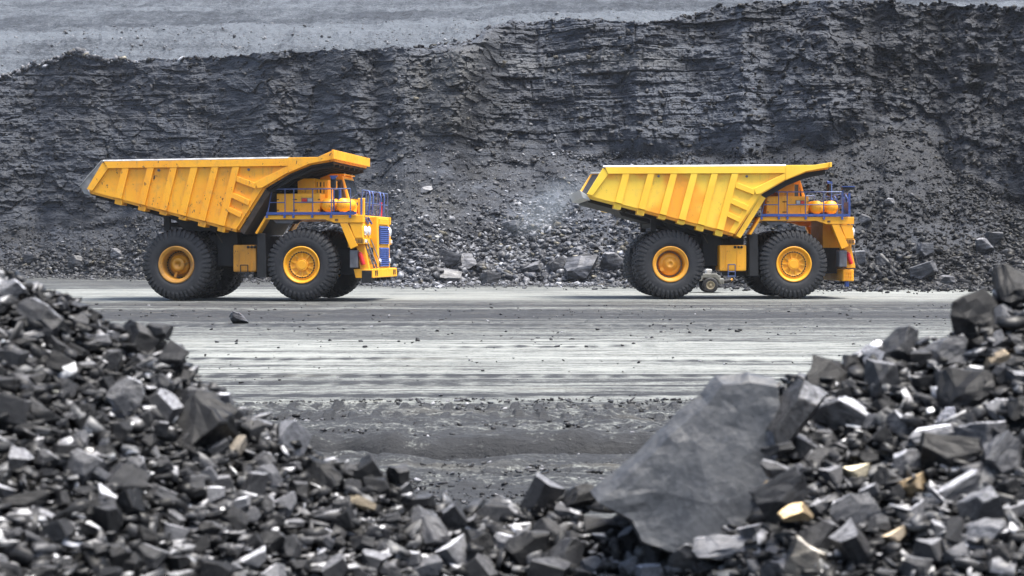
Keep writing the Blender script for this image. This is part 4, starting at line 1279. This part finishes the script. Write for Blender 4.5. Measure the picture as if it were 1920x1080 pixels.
    if L:
        m = MB(); m.band([q(626, 303), q(585, 310.5), q(545, 326.5), q(501, 354)], -.11, -yb + .12, yb - .12); m.build('canopy_underside', M['black'], body)

    body.scale.x = 1.03 if L else 1.02
    if not L: body.location.z = -.14

    # ---- deck
    m = MB()
    for s in (-1, 1):
        m.prism([q(501, 404), q(686, 404), q(686, 418), q(632, 418), q(612, 411.5), q(500, 411.5)], s * 2.75, s * 2.55)
    m.box(qx(501), qx(684), -2.55, 2.55, qz(409), qz(404))
    deck = m.build('deck', FR, root, .012)
    for s in (-1, 1):
        m = MB(); m.box(qx(502), qx(674), s * 2.79 - .03, s * 2.79 + .03, qz(403), qz(398)); m.build('toe_board', M['blue'], deck)
    m = MB()
    posts = (503, 537, 554, 590, 626, 662)
    for s in (-1, 1):
        for p_ in posts:
            m = MB(); m.box(qx(p_ - 2), qx(p_ + 2), s * 2.80 - .03, s * 2.80 + .03, qz(409), qz(403.2)); m.build('post_clip', M['blue'], deck)
    m = MB()
    for s in (-1, 1):
        ys = s * 2.72
        m.tube([(qx(503), ys, qz(403)), (qx(512), ys, qz(356)), (qx(516), ys, qz(355)), (qx(662), ys, qz(355))], .026)
        for p_ in posts[1:]: m.tube([(qx(p_), ys, qz(403)), (qx(p_), ys, qz(355))], .024)
        m.tube([(qx(507), ys, qz(380)), (qx(537), ys, qz(380))], .022); m.tube([(qx(554), ys, qz(380)), (qx(662), ys, qz(380))], .022)
    for xx in (680,):
        for zz in (357, 380): m.tube([(qx(xx), -2.3, qz(zz)), (qx(xx), 2.65, qz(zz))], .026)
        for k in range(8): m.tube([(qx(xx), -2.3 + k * .707, qz(404)), (qx(xx), -2.3 + k * .707, qz(357))], .024)
    m.build('guard_rail', M['bluemetal'], deck)
    m = MB(); m.box(qx(680) - .02, qx(680) + .02, -2.55, -.4 if not L else -2.2, qz(403), qz(372 if L else 374))
    if not L: m.box(qx(676), qx(680), -2.62, -2.56, qz(404), qz(357))
    m.build('rail_panel', M['blue'], deck)
    m = MB()
    for y0_ in (-1.5, -.9, .6, 1.3):                                   # bent grab rails at the stair head
        m = MB(); m.tube([(qx(683), y0_, qz(404)), (qx(687), y0_, qz(368)), (qx(684), y0_ + .12, qz(358)), (qx(676), y0_ + .2, qz(358)), (qx(672), y0_ + .2, qz(380))], .03); m.build('grab_rail', M['blue'], deck)
    m = MB(); m.prism([q(512, 412), q(556, 412), q(548, 419), q(518, 419)], -2.6, -1.6)
    m.build('deck_guard', M['grey'], deck, .02)
    m = MB(); m.box(qx(633), qx(639), -2.77, -2.74, qz(414.5), qz(411))
    m.build('side_marker', M['rust'], deck)

    # ---- cabinets, tanks, lamps on the deck
    m = MB(); m.box(qx(516), qx(600), -2.35, -1.2, qz(403), qz(363))
    cb = m.build('equipment_cabinet', FR, root, .03)
    m = MB()
    for xx in (517, 535, 552, 584): m.box(qx(xx), qx(xx + (16 if xx < 550 else 31 if xx < 580 else 15)), -2.375, -2.351, qz(401), qz(366))
    m.build('cabinet_door', FR, cb, .01)
    for xx in (517, 548, 552, 596):
        for yy in (374, 394):
            m = MB(); m.box(qx(xx), qx(xx + 4), -2.395, -2.376, qz(yy + .8), qz(yy - .8)); m.build('hinge', M['black'], cb)
    m = MB(); m.box(qx(546), qx(580), -1.5, .1, qz(364), qz(333))
    cu = m.build('upper_cabinet', FR, root, .03)
    if L: m = MB(); m.box(qx(580.2), qx(606), -1.5, .1, qz(403), qz(335))
    else: m = MB(); m.box(qx(580.2), qx(600), -1.1, .1, qz(403), qz(367))
    c2 = m.build('switch_cabinet', FR, root, .03)
    m = MB()
    for yy in (345, 357) if L else (): m.box(qx(584), qx(603), -1.52, -1.49, qz(yy + 4), qz(yy - 5))
    if L: m.build('cabinet_slot', M['brown'], c2)
    m = MB()
    for xx in (586, 593, 599): m.box(qx(xx), qx(xx + 4), -1.545, -1.521, qz(367), qz(338))
    if L: m.build('cabinet_door', FR, c2)
    lx = (567, 577, 585) if L else (576, 583, 589)
    m = MB(); m.box(qx(lx[0] - 2), qx(lx[2] + 2), -2.43, -2.376, qz(379), qz(371)); lb = m.build('lamp_cluster', M['grey'], root)
    cols = ('redlamp', 'white') if L else ('white', 'redlamp')
    for (a, b, mt) in ((lx[0] - 1, lx[1] - 1, cols[0]), (lx[1] + .5, lx[2] + 1, cols[1])):
        m = MB(); m.box(qx(a), qx(b), -2.46, -2.431, qz(378), qz(372)); m.build('lamp', M[mt], lb, .008)
    for tx in (616, 644.5):
        m = MB(); r = .295
        prof = [(0, -2.62)] + [(r * math.sin(a), -2.40 - .22 * math.cos(a)) for a in (.3, .6, .9, 1.2, 1.57)] + [(r, -1.3), (r * .8, -1.15), (0, -1.1)]
        m.lathe(prof, 36, (qx(tx), 0, qz(385)))
        tk = m.build('air_tank', FR, root)
        m = MB(); m.lathe([(.305, -2.1), (.305, -2.04)], 36, (qx(tx), 0, qz(385))); m.lathe([(.305, -1.6), (.305, -1.54)], 36, (qx(tx), 0, qz(385)))
        m.build('tank_band', FR, tk)
        m = MB(); m.box(qx(tx - 10), qx(tx + 10), -2.3, -1.3, qz(403.5), qz(395)); m.build('tank_cradle', M['black'], tk)

    # ---- cab
    cx0, cx1, cy0, cy1 = qx(566), qx(620), .55, 2.55
    zb, zs, zr = qz(403), 4.35, 5.42
    m = MB()
    m.prism([(cx0, zb), (cx1 + .05, zb), (cx1 + .10, zs), (cx1 - .16, zr - .16), (cx1 - .22, zr - .04), (cx1 - .34, zr), (cx0 + .06, zr), (cx0, zr - .1)], cy0, cy1)
    cab = m.build('cab', FR, root, .04)
    m = MB(); m.prism([(cx0 + .55, zs + .05), (cx1 - .06, zs + .05), (cx1 - .24, zr - .28), (cx0 + .55, zr - .28)], cy0 - .012, cy0 + .02)
    w = m.build('side_window', M['glass'], cab)
    m = MB()
    A = [(cx0 + .52, cy0 - .015, zs + .02), (cx1 - .04, cy0 - .015, zs + .02), (cx1 - .23, cy0 - .015, zr - .25), (cx0 + .52, cy0 - .015, zr - .25)]
    for i in range(4): m.bar(A[i], A[(i + 1) % 4], .05, .05)
    m.bar((cx0 + .95, cy0 - .015, zs + .02), (cx0 + .95, cy0 - .015, zr - .25), .03, .04)
    m.build('window_frame', M['grey'] if L else FR, w)
    m = MB()
    a, b = Vector((cx1 + .088, 0, zs + .04)), Vector((cx1 - .148, 0, zr - .20)); nn = Vector((b.z - a.z, 0, -(b.x - a.x))).normalized() * .02
    for (y0_, y1_) in ((cy0 + .12, (cy0 + cy1) / 2 - .03), ((cy0 + cy1) / 2 + .03, cy1 - .12)):
        vs = [(p + o_ + Vector((0, y, 0))) for o_ in (nn, -nn) for p, y in ((a, y0_), (a, y1_), (b, y1_), (b, y0_))]
        m.add(vs, [(0, 1, 2, 3), (7, 6, 5, 4), (0, 4, 5, 1), (1, 5, 6, 2), (2, 6, 7, 3), (3, 7, 4, 0)])
    m.build('windshield', M['glass'], cab)
    m = MB(); m.box(cx0 + .1, cx1 - .12, cy0 - .03, cy1 + .03, zr - .015, zr + .05); m.build('cab_roof', FR, cab, .02)
    m = MB(); m.lathe([(.07, 0), (.07, .12), (.04, .17), (0, .18)], 14, (cx0 + .55, 1.0, zr + .05), 'z')
    m.build('beacon', M['amber'], cab)
    m = MB(); m.tube([(cx1 - .2, 1.9, zr + .05), (cx1 - .2, 1.9, zr + .5)], .012); m.build('aerial', M['steel'], cab)
    for y in (.8, 2.2):
        m = MB(); m.lathe([(.06, 0), (.07, .06), (0, .07)], 12, (cx1 - .2, y, zr + .02), 'x'); m.build('work_lamp', M['lamp'], cab)

    # ---- mirrors
    if L:
        m = MB(); m.box(qx(622), qx(632), -2.55, -2.40, qz(353), qz(333)); mi = m.build('mirror', M['black'], root, .03)
        m = MB(); m.prism([q(620, 330), q(635, 330), q(630, 337), q(625, 337)], -2.57, -2.38); m.tube([(qx(628), -2.5, qz(352)), (qx(628), -2.5, qz(403))], .03)
        m.build('mirror_bracket', M['blue'], mi)
        m = MB(); m.box(qx(628), qx(637), -2.5, -2.36, qz(373), qz(356)); mi = m.build('mirror', M['black'], root, .03)
        m = MB(); m.prism([q(632, 356), q(640, 355), q(641, 380), q(636, 380)], -2.46, -2.34); m.build('mirror_bracket', M['blue'], mi)
    else:
        m = MB(); m.box(qx(638), qx(644), -2.5, -2.1, qz(362), qz(338)); mi = m.build('mirror', M['black'], root, .04)
        m = MB(); m.tube([(qx(645), -2.3, qz(403)), (qx(645), -2.3, qz(335)), (qx(637), -2.3, qz(334))], .04); m.box(qx(636), qx(646), -2.45, -2.15, qz(338), qz(334))
        m.build('mirror_bracket', M['blue'], mi)
        m = MB(); m.box(qx(666), qx(690), -2.5, -2.2, qz(350), qz(345)); mi = m.build('mirror', M['black'], root, .02)
        m = MB(); m.box(qx(664), qx(690), -2.52, -2.18, qz(344.8), qz(343)); m.tube([(qx(668), -2.35, qz(403)), (qx(668), -2.35, qz(345))], .035)
        m.build('mirror_bracket', M['blue'], mi)

    # ---- nose
    for s in (-1, 1):
        m = MB(); m.prism([q(642, 419), q(657, 419), q(676, 461), q(662, 467)], s * 2.74, s * 2.45); m.build('fender_strut', FR, root, .015)
        m = MB(); m.prism([q(504, 405), q(499, 405), q(479, 437), q(483, 439)], s * 2.75, s * 2.1); m.build('fender_edge', FR, root, .015)
    for s in (-1, 1):
        m = MB(); m.prism([q(659, 419), q(684, 419), q(686, 447), q(670, 447)], s * 2.72, s * 1.22)
        wg = m.build('front_wing', FR, root, .03)
        m = MB(); m.prism([q(664, 447.2), q(688, 447.2), q(688, 458), q(671, 458)], s * 2.70, s * 1.6); m.build('lamp_bracket', FR, wg, .02)
        m = MB()
        for k in range(6): m.box(qx(670.5 + k * 2.9), qx(672 + k * 2.9), s * 2.725 - .012, s * 2.725 + .012, qz(456), qz(448.5))
        m.build('wing_grille', M['brown'], wg)
        m = MB()
        for yy in (1.75, 2.35):
            m = MB(); m.lathe([(.20, 0), (.20, .05), (.15, .08), (0, .09)], 20, (qx(686.2), s * yy, qz(433)), 'x'); m.build('headlight', M['lamp'], wg)
        m = MB(); m.box(qx(688), qx(690), s * 2.5 - .12, s * 2.5 + .12, qz(455), qz(449)); m.build('indicator', M['lamp'], wg)
    m = MB(); m.prism([q(640, 405), q(697, 405), q(699, 505), q(640, 505)], -1.2, 1.2)
    hood = m.build('hood', FR, root, .03)
    for (z0, z1, n) in ((457, 423, 9), (500, 464, 9)):
        m = MB(); m.box(qx(698.2), qx(699.4), -.92, .92, qz(z0), qz(z1))
        g = m.build('grille', M['blue'], hood)
        m = MB()
        for k in range(n):
            zz = qz(z0) + (qz(z1) - qz(z0)) * (k + .5) / n
            m.prism([(qx(699.4), zz - .03), (qx(701), zz - .035), (qx(699.4), zz + .03)], -.9, .9)
        m.build('louvre', M['blue'], g)
    for y in (-.98, .98):
        m = MB(); m.lathe([(.10, 0), (.10, .07), (0, .09)], 14, (qx(699), y, qz(490)), 'x'); m.build('fog_lamp', M['lamp'], hood)
    m = MB(); m.box(qx(697), qx(699.2), -.9, .9, qz(420), qz(409)); m.build('badge_plate', FR, hood, .01)
    m = MB()
    if L: m.prism([q(664, 504), q(701, 504), q(702, 521), q(668, 521)], -2.4, 2.4)
    else: m.prism([q(668, 507), q(690, 507), q(690, 530), q(668, 530)], -2.4, 2.4)
    bp = m.build('bumper', FR, root, .03)
    fx = 702 if L else 690
    for y in (-1.95, -1.65, 1.65, 1.95):
        m = MB(); m.box(qx(fx - .6), qx(fx + .4), y - .07, y + .07, qz(517), qz(507)); m.build('bumper_slot', M['black'], bp)
    m = MB()
    if L:
        for y in (-1.4, -.6, .6, 1.4):
            m = MB(); m.box(qx(688), qx(698), y - .12, y + .12, qz(527), qz(521.2)); m.build('tow_hook', M['black'], bp, .02)
        m = MB(); m.box(qx(680), qx(699), -2.42, -1.85, qz(530), qz(507)); m.build('bumper_step', M['black'], bp, .02)
    else:
        m.box(qx(674), qx(681), -2.35, -2.1, qz(541), qz(530.2)); m.build('bumper_leg', M['blue'], bp, .02)
        m = MB()
        for k in range(4): m.box(qx(670 + k * 4.6), qx(671.4 + k * 4.6), -2.43, -2.402, qz(528), qz(509))
        for zz in (512, 519, 526): m.box(qx(669), qx(686), -2.46, -2.432, qz(zz + .7), qz(zz - .7))
        m.build('bumper_grid', FR, bp)
    # ladder from bumper to wing
    m = MB()
    top, bot = (qx(684), qz(458)), (qx(702 if L else 692), qz(503))
    for y in (-2.15, -1.65): m.bar((top[0], y, top[1]), (bot[0], y, bot[1]), .04, .06)
    for k in range(1, 5):
        t_ = k / 5; m.box(top[0] + (bot[0] - top[0]) * t_ - .05, top[0] + (bot[0] - top[0]) * t_ + .05, -2.15, -1.65, top[1] + (bot[1] - top[1]) * t_ - .02, top[1] + (bot[1] - top[1]) * t_ + .02)
    for y in (-2.3, -1.5): m.tube([(top[0] + .1, y, top[1] + .2), (bot[0] + .12, y, bot[1] + .15), (bot[0] + .02, y, bot[1] + .02)], .022)
    m.build('ladder', M['grey'], root)
    m = MB(); m.prism([q(669, 458), q(684, 458), q(694, 504), q(676, 504)], -2.35, -1.6); m.build('step_panel', FR, root, .02)
    m = MB(); m.box(qx(659), qx(674), -2.6, -1.9, qz(502), qz(469)); m.build('battery_box', M['grey'], root, .03)
    m = MB(); a, b = Vector((qx(677), -2.46, qz(475))), Vector((qx(684), -2.46, qz(496)))
    m.tube([a, b], .095, 14); m.tube([a + (a - b) * .02, a + (a - b) * .10, a + (a - b) * .12], .06, 12)
    m.build('fire_extinguisher', M['red'], root)
    if L:
        m = MB(); m.tube([(qx(665), -1.6, qz(400)), (qx(668), -1.6, qz(378))], .07, 12); m.build('fire_extinguisher', M['red'], root)
        m = MB(); m.tube([(qx(676), 1.7, qz(402)), (qx(676), 1.7, qz(375))], .06, 12); m.build('fire_extinguisher', M['red'], root)
    m = MB()                                                            # stair between deck and hood
    for y in (-2.1, -1.5): m.bar((qx(668), y, qz(380)), (qx(690), y, qz(420)), .04, .08)
    for k in range(5): m.box(qx(671 + k * 4) - .06, qx(671 + k * 4) + .06, -2.1, -1.5, qz(386 + k * 7.3) - .02, qz(386 + k * 7.3) + .02)
    m.build('stair', M['bluemetal'], root)
    m = MB(); m.box(qx(672), qx(684), -2.35, -2.15, qz(418), qz(372)); m.build('stair_side', FR, root, .02) if L else None
    return root


def place_truck(root, mid_px, d, yaw):
    root.location = ((mid_px - 960) * d / FPX + 2.75 * math.sin(yaw), d + 2.75 * math.cos(yaw), 0)
    root.rotation_euler = (0, 0, -yaw)


t1 = make_truck('left'); place_truck(t1, 446.5, 70.0, R(8))
t2 = make_truck('right'); place_truck(t2, 1373.5, 73.0, R(-2.4))


# ------------------------------------------------------------------ small vehicle beyond the right truck
def build_vehicle():
    D = 84.0; k = D / FPX
    base = at(1332, 470 + CAM_H * FPX / D, D); root = empty('utility_vehicle', (base[0], D, 0))
    tag(root, 'small grey utility vehicle half hidden beyond the right truck', 'vehicle')
    r = 14.5 * k

    def pz(py): return CAM_H + (HOR - py) * D / FPX

    def pxx(px): return (px - 1332) * k
    m = MB(); m.box(pxx(1290), pxx(1352), .1, 1.7, pz(527), pz(517))
    m.prism([(pxx(1316), pz(527)), (pxx(1318), pz(521)), (pxx(1340), pz(521)), (pxx(1350), pz(530)), (pxx(1350), pz(520)), (pxx(1344), pz(513)), (pxx(1300), pz(513)), (pxx(1300), pz(527))], -.05, .1)
    m.build('vehicle_body', M['vehicle'], root, .03)
    m = MB(); m.box(pxx(1343), pxx(1358), 0, 1.2, pz(533), pz(522)); m.build('front_box', M['vehicle'], root, .05)
    m = MB(); m.prism([(pxx(1325), pz(514.8)), (pxx(1326), pz(506)), (pxx(1330), pz(504.5)), (pxx(1337), pz(505)), (pxx(1336), pz(511)), (pxx(1333), pz(514.8))], .3, .9)
    m.build('seat', M['white'], root, .05)
    m = MB(); m.tube([(pxx(1324), .2, pz(514)), (pxx(1328), .2, pz(519)), (pxx(1338), .2, pz(514)), (pxx(1343), .2, pz(512))], .04); m.tube([(pxx(1343), .3, pz(514)), (pxx(1343), .3, pz(507))], .05)
    m.build('hose', M['black'], root)
    m = MB(); m.tube([(pxx(1357), .4, pz(529)), (pxx(1372), .4, pz(526))], .10, 10); m.build('tow_bar', M['black'], root)
    m = MB(); m.tube([(pxx(1371), .4, pz(526)), (pxx(1376), .4, pz(524))], .06, 10); m.build('tow_eye', M['tank_dirty'], root)
    for (x, y) in ((0, .05), (0, 1.65), (pxx(1262), .05), (pxx(1262), 1.65)):
        m = MB(); m.lathe([(r * .55, -.12), (r * .85, -.15), (r, -.10), (r, .10), (r * .85, .15), (r * .55, .12)], 32, caps=False)
        for j in range(22):
            a = 2 * math.pi * j / 22; m.bar((r * .99 * math.cos(a), -.1, r * .99 * math.sin(a)), (r * .99 * math.cos(a + .08), .1, r * .99 * math.sin(a + .08)), .04, .03)
        w = m.build('wheel', M['tyre'], root); w.location = (x, y, r)
        m = MB(); m.lathe([(r * .56, -.13), (r * .50, -.14), (r * .44, -.08), (r * .20, -.07), (r * .18, -.11), (0, -.11)], 28, caps=False); m.build('rim', M['cream'], w)
    m = MB(); m.tube([(0, 0, r), (0, 1.7, r)], .07); m.tube([(pxx(1262), 0, r), (pxx(1262), 1.7, r)], .07); m.build('axle', M['black'], root)


build_vehicle()


# ------------------------------------------------------------------ light, air, camera
SUN_EL, SUN_AZ = R(75), R(108)      # azimuth from north (+Y) clockwise: behind the camera, a little to the left
world = bpy.data.worlds.new('World'); scene.world = world; world.use_nodes = True
nt = world.node_tree; bg = nt.nodes['Background']
sky = nt.nodes.new('ShaderNodeTexSky'); sky.sky_type = 'NISHITA'; sky.sun_disc = False
sky.sun_elevation = SUN_EL; sky.sun_rotation = SUN_AZ
sky.air_density = 1.0; sky.dust_density = 4.0; sky.ozone_density = 1.0
nt.links.new(sky.outputs[0], bg.inputs['Color']); bg.inputs['Strength'].default_value = .05
sun = bpy.data.lights.new('sun', 'SUN'); sun.energy = 1.5; sun.angle = R(38); sun.color = (1, .97, .91)
so = bpy.data.objects.new('sun', sun); col.objects.link(so)
dirv = Vector((math.sin(SUN_AZ) * math.cos(SUN_EL), math.cos(SUN_AZ) * math.cos(SUN_EL), math.sin(SUN_EL)))
so.rotation_euler = dirv.to_track_quat('Z', 'Y').to_euler(); so.location = (0, -20, 60)

hm = MB(); hm.box(-260, 260, -30, 520, -1.4, 90)
hz_m = bpy.data.materials.new('pale_air'); hz_m.use_nodes = True; hn = hz_m.node_tree
hn.nodes.remove(hn.nodes['Principled BSDF']); pv = hn.nodes.new('ShaderNodeVolumePrincipled')
pv.inputs['Color'].default_value = (.86, .91, 1, 1); pv.inputs['Density'].default_value = .0001
hn.links.new(pv.outputs[0], hn.nodes['Material Output'].inputs['Volume'])
hz = hm.build('haze', hz_m); hz['kind'] = 'stuff'

dm = bpy.data.materials.new('blowing_dust'); dm.use_nodes = True; dn = dm.node_tree
dn.nodes.remove(dn.nodes['Principled BSDF']); pv = dn.nodes.new('ShaderNodeVolumePrincipled')
tc = dn.nodes.new('ShaderNodeTexCoord'); ln = dn.nodes.new('ShaderNodeVectorMath'); ln.operation = 'LENGTH'
mr = dn.nodes.new('ShaderNodeMapRange'); mr.interpolation_type = 'SMOOTHERSTEP'
for i, x in enumerate((.15, 1.0, 1.0, 0.0)): mr.inputs[i + 1].default_value = x
nz = dn.nodes.new('ShaderNodeTexNoise'); nz.inputs['Scale'].default_value = 1.3; nz.inputs['Detail'].default_value = 2
mr2 = dn.nodes.new('ShaderNodeMapRange'); mr2.inputs[1].default_value = .2; mr2.inputs[2].default_value = .75
mu = dn.nodes.new('ShaderNodeMath'); mu.operation = 'MULTIPLY'; mu2 = dn.nodes.new('ShaderNodeMath'); mu2.operation = 'MULTIPLY'; mu2.inputs[1].default_value = .125
L_ = dn.links.new
L_(tc.outputs['Object'], ln.inputs[0]); L_(ln.outputs['Value'], mr.inputs[0]); L_(tc.outputs['Object'], nz.inputs['Vector']); L_(nz.outputs[0], mr2.inputs[0])
L_(mr.outputs[0], mu.inputs[0]); L_(mr2.outputs[0], mu.inputs[1]); L_(mu.outputs[0], mu2.inputs[0]); L_(mu2.outputs[0], pv.inputs['Density'])
pv.inputs['Color'].default_value = (.80, .90, 1, 1)
L_(pv.outputs[0], dn.nodes['Material Output'].inputs['Volume'])
bm = bmesh.new(); bmesh.ops.create_icosphere(bm, subdivisions=3, radius=1.0)
me = bpy.data.meshes.new('dust_cloud'); bm.to_mesh(me); bm.free(); me.materials.append(dm)
dc = bpy.data.objects.new('dust_cloud', me); col.objects.link(dc)
dc.location = at(1030, 386, 76.5); dc.scale = (3.0, 2.0, 1.5); dc.rotation_euler = (0, R(-28), 0)
tag(dc, 'faint bluish dust blowing off the tail of the right truck', 'dust cloud', kind='stuff')

cam = bpy.data.cameras.new('camera'); co = bpy.data.objects.new('camera', cam); col.objects.link(co)
cam.sensor_width = 36; cam.lens = FPX / 1920 * 36; cam.clip_end = 3000; cam.clip_start = .1
co.location = (0, 0, CAM_H); co.rotation_euler = (R(90) - math.atan((540 - HOR) / FPX), 0, 0)
cam.dof.use_dof = True; cam.dof.focus_distance = 74; cam.dof.aperture_fstop = 3.8
scene.camera = co
vs = scene.view_settings; vs.view_transform = 'Standard'; vs.look = 'None'; vs.exposure = 2.95; vs.gamma = 1
